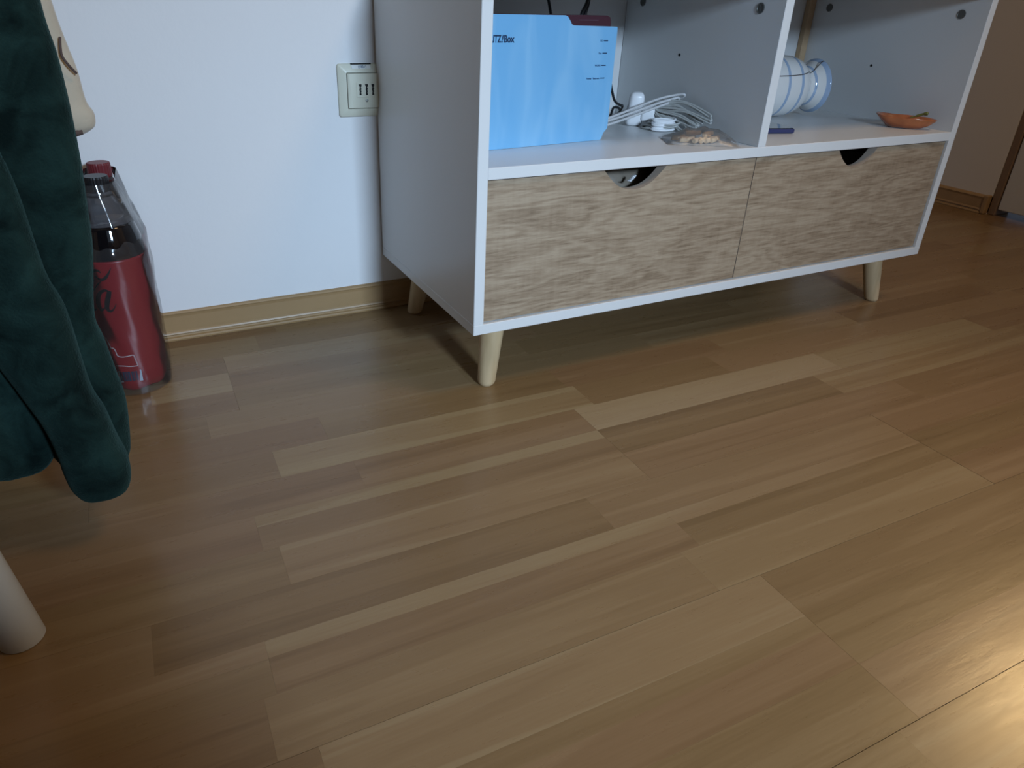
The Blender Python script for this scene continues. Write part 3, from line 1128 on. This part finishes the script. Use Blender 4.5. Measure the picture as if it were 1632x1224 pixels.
def jug_mi(i, j):
    z = (prof2[i][1] + prof2[i + 1][1]) / 2
    if i > len(prof2) * 0.62:
        return 0
    return 1 if any(a <= z <= b for a, b in bands) else 0


# refine the profile so that stripes get crisp borders
ref = []
for i in range(len(prof2) - 1):
    (r0, z0), (r1, z1) = prof2[i], prof2[i + 1]
    n = 4
    for k in range(n):
        ref.append((r0 + (r1 - r0) * k / n, z0 + (z1 - z0) * k / n))
ref.append(prof2[-1])
prof2 = ref
bm = bmesh.new()
lathe(bm, prof2, 56, Matrix.Rotation(PI / 2, 4, 'Y'), mifun=jug_mi, cap=False)
obj('jug_body', bm, [M['ceramic'], M['stripe']], JG, smooth=True)
# dark seam line that runs along the body and up to the rim
bm = bmesh.new()
P = []
for (x, a) in ((-0.03, 0.42), (0.0, 0.42), (0.03, 0.43), (0.055, 0.47), (0.070, 0.54), (0.083, 0.66), (0.096, 0.82), (0.108, 0.98), (0.120, 1.10), (0.127, 1.15)):
    # radius of the outer surface at x
    r = None
    for i in range(len(prof2) // 2 + 8):
        (r0, z0), (r1, z1) = prof2[i], prof2[i + 1]
        if z0 <= x <= z1 and z1 > z0:
            r = r0 + (r1 - r0) * (x - z0) / (z1 - z0)
    r = r or 0.05
    P.append(Vector((x, -r * math.cos(a), r * math.sin(a))))
tube(bm, crom(P, 6), 0.0009, 6)
obj('wire_line', bm, mk('dark_brown_glaze', (0.05, 0.04, 0.03), 0.3), JG, smooth=True)
# ------------------------------------------------------------------ phone
PH = empty('phone', (0.6335, 0.0745, ZS), (0, 0, 0.0))
tag(PH, 'dark blue phone lying flat beside the divider in front of jug', 'phone')
PH.rotation_euler = (0, 0, -0.25)
bm = bx(-0.130, 0.0, 0.0, 0.075, 0.0002, 0.0085, bev=0.0032, seg=3)
obj('phone_body', bm, M['phone_side'], PH, smooth=True, angle=40)
bm = bx(-0.1275, -0.0025, 0.0025, 0.0725, 0.0083, 0.0091, bev=0.0003)
obj('screen', bm, M['phone_face'], PH)

# ------------------------------------------------------------------ orange dish
DS = empty('orange_dish', (0.9000, 0.0640, ZS), (0, 0, math.atan2(-0.012 + 0.118, 0.937 - 0.87) * -1))
tag(DS, 'small orange boat-shaped ceramic dish with olive stem by side panel', 'dish')
bm = bmesh.new()
n = 40
prs = [(0.0, 0.0010), (0.50, 0.0006), (0.60, 0.0020), (0.80, 0.0085), (0.97, 0.0165), (1.0, 0.0190), (0.97, 0.0195), (0.90, 0.0165), (0.72, 0.0090), (0.50, 0.0048), (0.0, 0.0042)]
rings = []
for s, z in prs:
    if s == 0:
        rings.append([bm.verts.new((0, 0, z))])
        continue
    ring = []
    for j in range(n):
        a = 2 * PI * j / n
        cx, sy = math.cos(a), math.sin(a)
        hx = 0.050
        hy = 0.0275
        x = hx * s * (abs(cx) ** 0.95) * (1 if cx > 0 else -1)
        y = hy * s * (abs(sy) ** 0.85) * (1.0 - 0.25 * cx) * (1 if sy > 0 else -1)
        zz = z + (0.0035 * (abs(cx) ** 4)) * (s > 0.75) * (1 if cx < 0 else -0.4)
        zz += 0.0003 * math.sin(9 * a) * (s > 0.7)
        ring.append(bm.verts.new((x, y, zz)))
    rings.append(ring)
for i in range(len(rings) - 1):
    A, B = rings[i], rings[i + 1]
    for j in range(n):
        k = (j + 1) % n
        if len(A) == 1:
            bm.faces.new([A[0], B[j], B[k]])
        elif len(B) == 1:
            bm.faces.new([A[j], A[k], B[0]])
        else:
            bm.faces.new([A[j], A[k], B[k], B[j]])
obj('bowl', bm, M['orange'], DS, smooth=True)
bm = bmesh.new()
tube(bm, crom([(0.006, 0.012, 0.0165), (0.016, 0.013, 0.0205), (0.026, 0.012, 0.0250), (0.033, 0.010, 0.0262)], 5), [0.0012] * 5 + [0.0022] * 6 + [0.003] * 4 + [0.0015], 8)
obj('stem', bm, M['leaf'], DS, smooth=True)

# ------------------------------------------------------------------ telephone socket on the wall
SK = empty('telephone_socket', (-0.0235, FY, 0.3835))
tag(SK, 'ivory three-slot telephone socket on the white wall beside sideboard', 'socket')
hs = 0.0402


def frustum(bm, a0, y0, a1, y1, cz=0.0, r=0.003):
    pass


bm = bmesh.new()


def rrect(a, b, r, n=5):
    out = []
    for (cx, cz, s) in ((a - r, b - r, 0), (-a + r, b - r, 1), (-a + r, -b + r, 2), (a - r, -b + r, 3)):
        for k in range(n + 1):
            t = PI / 2 * (s + k / n)
            out.append((cx + r * math.cos(t), cz + r * math.sin(t)))
    return out


def ringloft(bm, sections):
    """sections: list of (outline, y)"""
    R = [[bm.verts.new((x, y, z)) for x, z in o] for o, y in sections]
    n = len(R[0])
    for i in range(len(R) - 1):
        for j in range(n):
            bm.faces.new([R[i][j], R[i][(j + 1) % n], R[i + 1][(j + 1) % n], R[i + 1][j]])
    return R


R = ringloft(bm, [(rrect(hs, hs, 0.004), 0.0), (rrect(hs, hs, 0.004), -0.003), (rrect(hs - 0.001, hs - 0.001, 0.004), -0.0045),
                  (rrect(0.0285, 0.0285, 0.002), -0.0100), (rrect(0.0275, 0.0275, 0.002), -0.0100), (rrect(0.0275, 0.0275, 0.002), -0.004)])
obj('outer_frame', bm, M['socket'], SK, smooth=True, angle=25)
bm = bmesh.new()
R = ringloft(bm, [(rrect(0.0265, 0.0265, 0.0015), -0.0005), (rrect(0.0265, 0.0265, 0.0015), -0.0115), (rrect(0.0245, 0.0255, 0.0015), -0.0135)])
bm.faces.new(R[-1])
# the plate tapers so that its left flank shows as a wedge
for v in bm.verts:
    if v.co.y < -0.013 and v.co.x < 0:
        v.co.x += 0.005 * (0.0265 - v.co.z) / 0.053
obj('centre_plate', bm, M['socket'], SK, smooth=True, angle=25)
bm = bmesh.new()
R = ringloft(bm, [(rrect(0.0165, 0.0115, 0.001), -0.0134), (rrect(0.0165, 0.0115, 0.001), -0.0145), (rrect(0.0160, 0.0110, 0.001), -0.0145)])
bm.faces.new(R[-1])
for v in bm.verts:
    v.co.x += 0.0035
    v.co.z += 0.002
obj('slot_insert', bm, M['socket'], SK)
for k in (-1, 0, 1):
    bm = bmesh.new()
    x = 0.0030 + k * 0.0105
    out = [(-0.0022, 0.008), (0.0026, 0.008), (0.0026, 0.005), (0.0012, 0.003), (0.0024, 0.001), (0.0014, -0.001), (0.0024, -0.003), (0.0014, -0.0045), (0.0022, -0.0085),
           (-0.0012, -0.0085), (-0.0006, -0.003), (-0.0014, 0.0), (-0.0004, 0.003)]
    prism(bm, [(x + a, 0.0025 + b) for a, b in out], -0.0150, -0.0144)
    obj('slot', bm, M['slot'], SK)
    bm = bmesh.new()
bm.free()
bm = bmesh.new()
lathe(bm, [(0.0024, 0.0), (0.0024, 0.0008), (0.0, 0.0010)], 14, Matrix.Translation((0.0035, -0.0134, -0.0145)) @ Matrix.Rotation(PI / 2, 4, 'X'))
obj('screw', bm, M['screw'], SK)
bm = bx(-0.0185, 0.0145, -0.0068, -0.0030, 0.0392, 0.0406)
obj('label_clip', bm, M['slot'], SK)
sl = math.atan2(0.0055, 0.0107)
bm = bx(-0.0175, 0.0135, -0.0004, 0.0, -0.0032, 0.0032)
o = obj('label_strip', bm, M['paper'], SK)
o.location = (0.0, -0.00655, 0.0356)
o.rotation_euler = (-(PI / 2 - sl) + PI / 2 - 0.0, 0, 0)
o.rotation_euler = (-sl * 1.0, 0, 0)
bm = text_bm('(1021)', 0.0052, bold=0.0001, align='CENTER', ext=0.0001)
for v in bm.verts:
    v.co = Vector((v.co.x, -v.co.z - 0.0006, v.co.y - 0.0018))
obj('lettering', bm, M['print_soft'], o)

# ------------------------------------------------------------------ cola bottles in shrink wrap
BR = 0.0455


def bottle_r(z, a):
    pts = [(0.0, 0.030), (0.002, 0.034), (0.006, 0.0395), (0.016, 0.0440), (0.030, 0.0452), (0.060, 0.0455), (0.100, 0.0440), (0.125, 0.0438), (0.150, 0.0452), (0.200, 0.0455),
           (0.222, 0.0430), (0.240, 0.0375), (0.256, 0.0300), (0.270, 0.0215), (0.280, 0.0155), (0.286, 0.0138), (0.292, 0.0135)]
    for i in range(len(pts) - 1):
        if pts[i][0] <= z <= pts[i + 1][0]:
            t = (z - pts[i][0]) / (pts[i + 1][0] - pts[i][0])
            r = (pts[i][1] + (pts[i + 1][1] - pts[i][1]) * t) * (0.945 if z < 0.26 else 0.945 + 0.055 * (z - 0.26) / 0.032)
            break
    else:
        r = pts[-1][1]
    if z < 0.035:
        k = 1 - z / 0.035
        r *= 1 - 0.10 * k * (0.5 - 0.5 * math.cos(5 * a))
    return r


def shell_bm(z0, z1, nz, dr, seg=60, base=True, top=True):
    bm = bmesh.new()
    rings = []
    for i in range(nz + 1):
        z = z0 + (z1 - z0) * i / nz
        ring = []
        for j in range(seg):
            a = 2 * PI * j / seg
            r = bottle_r(z, a) + dr
            zz = z
            if z < 0.004:
                zz = max(z, 0.010 * (0.5 - 0.5 * math.cos(5 * a)))   # petaloid foot
            ring.append(bm.verts.new((r * math.cos(a), r * math.sin(a), zz)))
        rings.append(ring)
    for i in range(nz):
        for j in range(seg):
            bm.faces.new([rings[i][j], rings[i][(j + 1) % seg], rings[i + 1][(j + 1) % seg], rings[i + 1][j]])
    if base:
        c = bm.verts.new((0, 0, z0 + (0.012 if z0 < 0.01 else 0)))
        for j in range(seg):
            bm.faces.new([rings[0][(j + 1) % seg], rings[0][j], c])
    if top:
        c = bm.verts.new((0, 0, z1))
        for j in range(seg):
            bm.faces.new([rings[-1][j], rings[-1][(j + 1) % seg], c])
    return bm


def on_label(x, z, lift=0.0005):
    """wrap a flat label point around the bottle; x = arc length, 0 faces the room"""
    r = bottle_r(z, 0) + lift
    a = -PI / 2 + x / 0.0455
    return Vector((r * math.cos(a), r * math.sin(a), z))


def ribbon(pts, widths, lift=0.0006, n=8):
    """a pen stroke on the label, as a thin raised band"""
    P = crom([(p[0], p[1], 0) for p in pts], n)
    Wd = []
    for i in range(len(P)):
        t = i / (len(P) - 1) * (len(widths) - 1)
        k = min(int(t), len(widths) - 2)
        Wd.append(widths[k] + (widths[k + 1] - widths[k]) * (t - k))
    bm = bmesh.new()
    prev = None
    for i, p in enumerate(P):
        d = P[min(i + 1, len(P) - 1)] - P[max(i - 1, 0)]
        d = Vector((d.x, d.y, 0)).normalized() if d.length > 0 else Vector((1, 0, 0))
        nn = Vector((-d.y, d.x, 0)) * Wd[i] / 2
        q = []
        for s in (1, -1):
            for lf in (lift, lift - 0.0004):
                q.append(bm.verts.new(on_label(p.x + s * nn.x, p.y + s * nn.y, lf)))
        if prev:
            bm.faces.new([prev[0], q[0], q[2], prev[2]])
            bm.faces.new([prev[1], prev[3], q[3], q[1]])
            bm.faces.new([prev[0], prev[1], q[1], q[0]])
            bm.faces.new([prev[2], q[2], q[3], prev[3]])
        else:
            bm.faces.new([q[0], q[2], q[3], q[1]])
        prev = q
    bm.faces.new([prev[0], prev[1], prev[3], prev[2]])
    return bm


def bottle(x, y, rz, label, lettering, capm):
    B = empty('cola_bottle', (x, y, 0.0), (0, 0, rz))
    tag(B, label, 'bottle')
    obj('liquid', shell_bm(0.002, 0.243, 60, -0.0003), M['cola'], B, smooth=True)
    obj('clear_shoulder', shell_bm(0.2432, 0.290, 24, 0.0, base=False, top=False), M['pet'], B, smooth=True)
    obj('label_sleeve', shell_bm(0.0, 0.200, 70, 0.0, base=True, top=True), M['red'], B, smooth=True)
    bm = bmesh.new()
    cp = [(0.0140, 0.283), (0.0150, 0.2835), (0.0150, 0.3005), (0.0140, 0.3030), (0.0, 0.3030)]
    rings = []
    seg = 60
    for r, z in cp[:-1]:
        rings.append([bm.verts.new(((r + (0.0004 if j % 2 else 0)) * math.cos(2 * PI * j / seg), (r + (0.0004 if j % 2 else 0)) * math.sin(2 * PI * j / seg), z)) for j in range(seg)])
    for i in range(len(rings) - 1):
        for j in range(seg):
            bm.faces.new([rings[i][j], rings[i][(j + 1) % seg], rings[i + 1][(j + 1) % seg], rings[i + 1][j]])
    bm.faces.new(rings[-1])
    bm.faces.new(rings[0][::-1])
    obj('cap', bm, capm, B)
    bm = bmesh.new()
    lathe(bm, [(0.0150, 0.2770), (0.0165, 0.2775), (0.0165, 0.2795), (0.0150, 0.2800)], 40)
    obj('neck_ring', bm, capm, B, smooth=True)
    if lettering:
        ink = M['ink']
        lb = obj('brand_script', ribbon([(-0.0250, 0.1940), (-0.019, 0.2000), (-0.012, 0.1920), (-0.0135, 0.1780), (-0.022, 0.1620), (-0.027, 0.1580)],
                                        [0.001, 0.003, 0.0025, 0.006, 0.005, 0.001]), ink, B)
        # long flourish running up to the right
        strokes = [
            ([(-0.0150, 0.1760), (-0.0090, 0.1840), (-0.0020, 0.1885), (0.0040, 0.1885), (0.0065, 0.1855)], [0.003, 0.0065, 0.004, 0.003, 0.001]),
            ([(-0.0020, 0.1810), (0.0050, 0.1760), (0.0120, 0.1790), (0.0180, 0.1865), (0.0210, 0.1920)], [0.001, 0.0035, 0.0042, 0.002, 0.0005]),
            ([(-0.0170, 0.1520), (-0.0080, 0.1620), (0.0010, 0.1710), (0.0080, 0.1760)], [0.0005, 0.0012, 0.0016, 0.001]),
            # letter a: bowl, stem and exit stroke
            ([(0.0130, 0.1580), (0.0075, 0.1610), (0.0000, 0.1575), (-0.0055, 0.1490), (-0.0080, 0.1385), (-0.0055, 0.1320), (-0.0010, 0.1335), (0.0050, 0.1410)],
             [0.0015, 0.0035, 0.0048, 0.0066, 0.0070, 0.0048, 0.002, 0.001]),
            ([(0.0130, 0.1600), (0.0095, 0.1510), (0.0055, 0.1410), (0.0045, 0.1335), (0.0080, 0.1305), (0.0130, 0.1335), (0.0180, 0.1410)],
             [0.0050, 0.0068, 0.0068, 0.0056, 0.0035, 0.0018, 0.0006]),
            # letter l before it
            ([(-0.0050, 0.1760), (-0.0120, 0.1620), (-0.0180, 0.1470), (-0.0210, 0.1350), (-0.0190, 0.1300), (-0.0140, 0.1320)],
             [0.001, 0.0020, 0.0055, 0.0060, 0.0040, 0.001]),
        ]
        for pts, wd in strokes:
            obj('script_stroke', ribbon(pts, wd), ink, lb)
        # white outline figure
        pic = obj('outline_picture', ribbon([(-0.0155, 0.0950), (-0.0075, 0.0860), (-0.0040, 0.0750)], [0.0009, 0.0012, 0.0009]), M['white_ink'], B)
        for pts in ([(-0.0040, 0.0750), (0.0005, 0.0745), (0.0025, 0.0700), (0.0040, 0.0640), (0.0085, 0.0620), (0.0155, 0.0620), (0.0240, 0.0630), (0.0260, 0.0620)],
                    [(0.0260, 0.0620), (0.0270, 0.0550), (0.0283, 0.0470), (0.0277, 0.0455)],
                    [(0.0277, 0.0455), (0.0185, 0.0460), (0.0085, 0.0475), (-0.0015, 0.0475)]):
            obj('outline_line', ribbon(pts, [0.0011, 0.0011], 0.0007, 6), M['white_ink'], pic)
        bc = obj('barcode', ribbon([(0.0155, 0.0388), (0.0155, 0.0205)], [0.032, 0.032], 0.0006, 10), M['bar_white'], B)
        xx = 0.001
        rb = random.Random(4)
        while xx < 0.0260:
            wv = rb.choice([0.0008, 0.0013, 0.0022, 0.0030])
            obj('bar', ribbon([(xx + wv / 2, 0.0382), (xx + wv / 2, 0.0228)], [wv, wv], 0.0010, 6), M['bar_blue'], bc)
            xx += wv + rb.choice([0.0006, 0.0010, 0.0016])
    return B


bottle(-0.4280, 0.2510, -0.54, 'front bottle of red-labelled cola with black script, in shrink wrap', True, M['capmat'])
bottle(-0.4235, 0.3380, 1.9, 'rear bottle of red-labelled cola against the wall, in shrink wrap', False, M['redcap'])

# shrink wrap hull round the pair
bm = bmesh.new()
seg = 64
rings = []
ca, cb = Vector((-0.4280, 0.2510)), Vector((-0.4235, 0.3340))
for i in range(46):
    z = 0.0015 + 0.293 * i / 45
    q = z
    ring = []
    for j in range(seg):
        a = 2 * PI * j / seg
        d = Vector((math.cos(a), math.sin(a)))
        if z < 0.205:
            r = 0.0455
            sh = 1.0
        else:
            t = (z - 0.205) / (0.3075 - 0.205)
            r = 0.0455 + (0.0178 - 0.0455) * (t ** 0.85)
            sh = 1.0
        # support function of the two circles joined
        c = ca if d.y < 0 else cb
        wob = 0.0008 * noise.noise(Vector((a * 3, z * 25, 1.7))) + 0.0005 * math.sin(a * 11 + z * 90)
        p = c + d * (r + wob)
        ring.append(bm.verts.new((p.x, min(p.y, FY - 0.0012), z)))
    rings.append(ring)
for i in range(45):
    for j in range(seg):
        bm.faces.new([rings[i][j], rings[i][(j + 1) % seg], rings[i + 1][(j + 1) % seg], rings[i + 1][j]])
sw = obj('shrink_wrap', bm, M['wrap'], None, smooth=True)
tag(sw, 'clear crinkled shrink wrap pulled around both cola bottles', 'plastic wrap')

# ------------------------------------------------------------------ white chair (mostly outside the frame)
CR = empty('white_chair', (-0.78, -0.02, 0))
tag(CR, 'cream-white chair at far left, only its round leg tip in view', 'chair')


def cr_leg(xb, yb, xt, yt, zt, r0, r1):
    bm = bmesh.new()
    ax = Vector((xt - xb, yt - yb, zt))
    n = 30
    rings = []
    for z in [0.0, 0.0008, 0.003, zt * 0.3, zt * 0.7, zt]:
        t = z / zt
        r = r0 + (r1 - r0) * t
        if z == 0:
            r -= 0.0012
        rings.append([bm.verts.new((xb + ax.x * t + r * math.cos(2 * PI * j / n), yb + ax.y * t + r * math.sin(2 * PI * j / n), z)) for j in range(n)])
    for i in range(len(rings) - 1):
        for j in range(n):
            bm.faces.new([rings[i][j], rings[i][(j + 1) % n], rings[i + 1][(j + 1) % n], rings[i + 1][j]])
    bm.faces.new(rings[0][::-1])
    bm.faces.new(rings[-1])
    return bm


for (xb, yb, xt, yt) in ((-0.5495, -0.2150, -0.622, -0.180), (-0.5500, 0.1800, -0.622, 0.150), (-1.01, -0.2150, -0.94, -0.180), (-1.01, 0.18, -0.94, 0.150)):
    o = obj('leg', cr_leg(xb, yb, xt, yt, 0.44, 0.0185, 0.0205), M['chair'], CR, smooth=True, angle=50)
    o.matrix_parent_inverse = CR.matrix_world.inverted()
    o.location = (0.78, 0.02, 0)
o = obj('seat', bx(-0.20, 0.21, -0.19, 0.19, 0.4405, 0.468, bev=0.012, seg=3), M['chair'], CR)
bm = bmesh.new()
for y in (-0.15, -0.075, 0.0, 0.075, 0.15):
    tube(bm, [Vector((0.190, y, 0.469)), Vector((0.245, y, 0.66)), Vector((0.272, y, 0.80))], 0.011, 10)
obj('back_spindles', bm, M['chair'], CR, smooth=True)
obj('top_rail', bx(0.250, 0.286, -0.185, 0.185, 0.801, 0.842, bev=0.012, seg=3), M['chair'], CR)


# ------------------------------------------------------------------ fabric hanging from the chair back
def hang(rows, seg=40, nper=7, wrinkle=0.0025, seedv=0.0, fuzz=0.0004, closebot=True):
    """rows: (z, xl, xr, yc, half thickness) from top to bottom"""
    P = crom([(r[0], r[1], r[2]) for r in rows], nper)
    Q = crom([(r[3], r[4], 0) for r in rows], nper)
    bm = bmesh.new()
    rings = []
    for p, q in zip(P, Q):
        z, xl, xr = p.x, p.y, p.z
        yc, th = q.x, q.y
        cx, hw = (xl + xr) / 2, max((xr - xl) / 2, 0.0005)
        ring = []
        for j in range(seg):
            a = 2 * PI * j / seg
            c, s = math.cos(a), math.sin(a)
            x = cx + hw * (abs(c) ** 0.85) * (1 if c > 0 else -1)
            y = yc + th * (abs(s) ** 0.85) * (1 if s > 0 else -1)
            fold = wrinkle * noise.noise(Vector((x * 28 + seedv, z * 7.0, y * 18 + seedv)))
            fz = fuzz * noise.noise(Vector((x * 400, y * 400, z * 400)))
            k = fold * (0.35 + 0.65 * abs(s)) + fz
            ring.append(bm.verts.new((x + c * k * 0.4, y + s * k * 1.6, z)))
        rings.append(ring)
    for i in range(len(rings) - 1):
        for j in range(seg):
            bm.faces.new([rings[i][j], rings[i][(j + 1) % seg], rings[i + 1][(j + 1) % seg], rings[i + 1][j]])
    bm.faces.new(rings[0])
    bm.faces.new(rings[-1][::-1])
    return bm


RB = empty('green_robe', (0, 0, 0))
tag(RB, 'dark green fleece robe hanging from the chair back at far left', 'robe')
A = [(0.862, -0.565, -0.470, -0.055, 0.050), (0.80, -0.575, -0.440, -0.055, 0.045), (0.65, -0.585, -0.432, -0.055, 0.042), (0.51, -0.590, -0.4295, -0.055, 0.040),
     (0.472, -0.59, -0.4265, -0.055, 0.040), (0.433, -0.59, -0.4255, -0.055, 0.040), (0.385, -0.59, -0.4265, -0.055, 0.040), (0.340, -0.585, -0.4295, -0.055, 0.039),
     (0.298, -0.575, -0.4335, -0.055, 0.037), (0.234, -0.56, -0.4450, -0.055, 0.034), (0.205, -0.55, -0.4415, -0.055, 0.033), (0.170, -0.54, -0.4375, -0.055, 0.032),
     (0.134, -0.53, -0.4345, -0.055, 0.030), (0.081, -0.51, -0.4400, -0.055, 0.026), (0.066, -0.50, -0.4470, -0.055, 0.020), (0.060, -0.490, -0.4560, -0.055, 0.010)]
obj('back_panel', hang(A, seedv=1.0, wrinkle=0.007), M['green'], RB, smooth=True)
Bq = [(0.52, -0.555, -0.500, -0.100, 0.016), (0.46, -0.555, -0.492, -0.100, 0.020), (0.414, -0.553, -0.484, -0.100, 0.023), (0.369, -0.550, -0.476, -0.101, 0.026),
      (0.297, -0.544, -0.471, -0.102, 0.028), (0.259, -0.538, -0.4625, -0.103, 0.029), (0.182, -0.515, -0.4590, -0.103, 0.029), (0.150, -0.506, -0.4520, -0.103, 0.029),
      (0.116, -0.5015, -0.4470, -0.102, 0.029), (0.095, -0.5010, -0.4425, -0.101, 0.029), (0.075, -0.4990, -0.4425, -0.100, 0.028), (0.0630, -0.494, -0.4460, -0.100, 0.026),
      (0.0600, -0.490, -0.4500, -0.100, 0.022), (0.0590, -0.484, -0.456, -0.100, 0.014)]
obj('sleeve', hang(Bq, seedv=5.0, wrinkle=0.005), M['green'], RB, smooth=True)
Cq = [(0.52, -0.66, -0.540, -0.075, 0.024), (0.42, -0.66, -0.535, -0.076, 0.028), (0.30, -0.655, -0.525, -0.078, 0.030), (0.20, -0.645, -0.508, -0.080, 0.032), (0.160, -0.64, -0.5045, -0.082, 0.032),
      (0.135, -0.625, -0.5030, -0.083, 0.032), (0.115, -0.600, -0.5035, -0.083, 0.031), (0.103, -0.578, -0.506, -0.083, 0.028), (0.095, -0.562, -0.512, -0.083, 0.024), (0.091, -0.552, -0.520, -0.083, 0.018), (0.089, -0.545, -0.528, -0.083, 0.010)]
obj('front_panel', hang(Cq, seedv=9.0, wrinkle=0.006), M['green'], RB, smooth=True)

CT = empty('cream_blanket', (0, 0, 0))
tag(CT, 'cream plush blanket with brown print hanging behind the green robe', 'blanket')
K = [(0.862, -0.565, -0.475, 0.12, 0.035), (0.75, -0.575, -0.450, 0.12, 0.032), (0.60, -0.58, -0.436, 0.12, 0.030), (0.508, -0.58, -0.4285, 0.12, 0.028), (0.476, -0.58, -0.4245, 0.12, 0.027), (0.442, -0.58, -0.4185, 0.12, 0.026),
     (0.411, -0.575, -0.4165, 0.12, 0.026), (0.3985, -0.57, -0.4115, 0.12, 0.027), (0.388, -0.565, -0.4115, 0.12, 0.025), (0.381, -0.555, -0.4160, 0.12, 0.020), (0.3745, -0.54, -0.4300, 0.12, 0.012), (0.3720, -0.53, -0.445, 0.12, 0.006)]
obj('plush_panel', hang(K, seedv=14.0, wrinkle=0.004), M['cream'], CT, smooth=True)
bm = bmesh.new()
tube(bm, crom([(-0.4275, 0.1030, 0.474), (-0.4290, 0.0990, 0.464), (-0.4290, 0.0975, 0.456), (-0.4245, 0.0985, 0.447), (-0.4195, 0.1030, 0.4395)], 6), 0.0013, 6)
obj('printed_motif', bm, M['brown_print'], CT, smooth=True)
bm = bmesh.new()
tube(bm, crom([(-0.4440, 0.1060, 0.3785), (-0.4340, 0.1060, 0.3795), (-0.4260, 0.1070, 0.3800)], 6), [0.003] * 4 + [0.0035] * 5 + [0.0028] * 4, 8)
obj('printed_motif', bm, M['brown_print'], CT, smooth=True)

# ------------------------------------------------------------------ bed-shaped light blocker, added unseen behind the camera
BE = empty('bed_blocker', (-0.62, -1.52, 0))
tag(BE, 'added unseen bed shape behind the viewpoint, shading the lower-left floor', 'bed')
obj('blocker_frame', bx(-0.55, 0.50, -0.62, 0.56, 0.10, 0.24, bev=0.01, seg=2), M['frame_wood'], BE)
for (x, y) in ((-0.48, -0.55), (0.43, -0.55), (-0.48, 0.49), (0.43, 0.49)):
    obj('leg', bx(x - 0.025, x + 0.025, y - 0.025, y + 0.025, 0.0, 0.0995, bev=0.003), M['frame_wood'], BE)
obj('blocker_mattress', bx(-0.53, 0.42, -0.60, 0.54, 0.2405, 0.505, bev=0.05, seg=4), mk('blocker_bedding', (0.20, 0.20, 0.21), 0.95, bump=0.5, bscale=60), BE, smooth=True)

print('strips', nstrip, 'objects', len(bpy.data.objects))
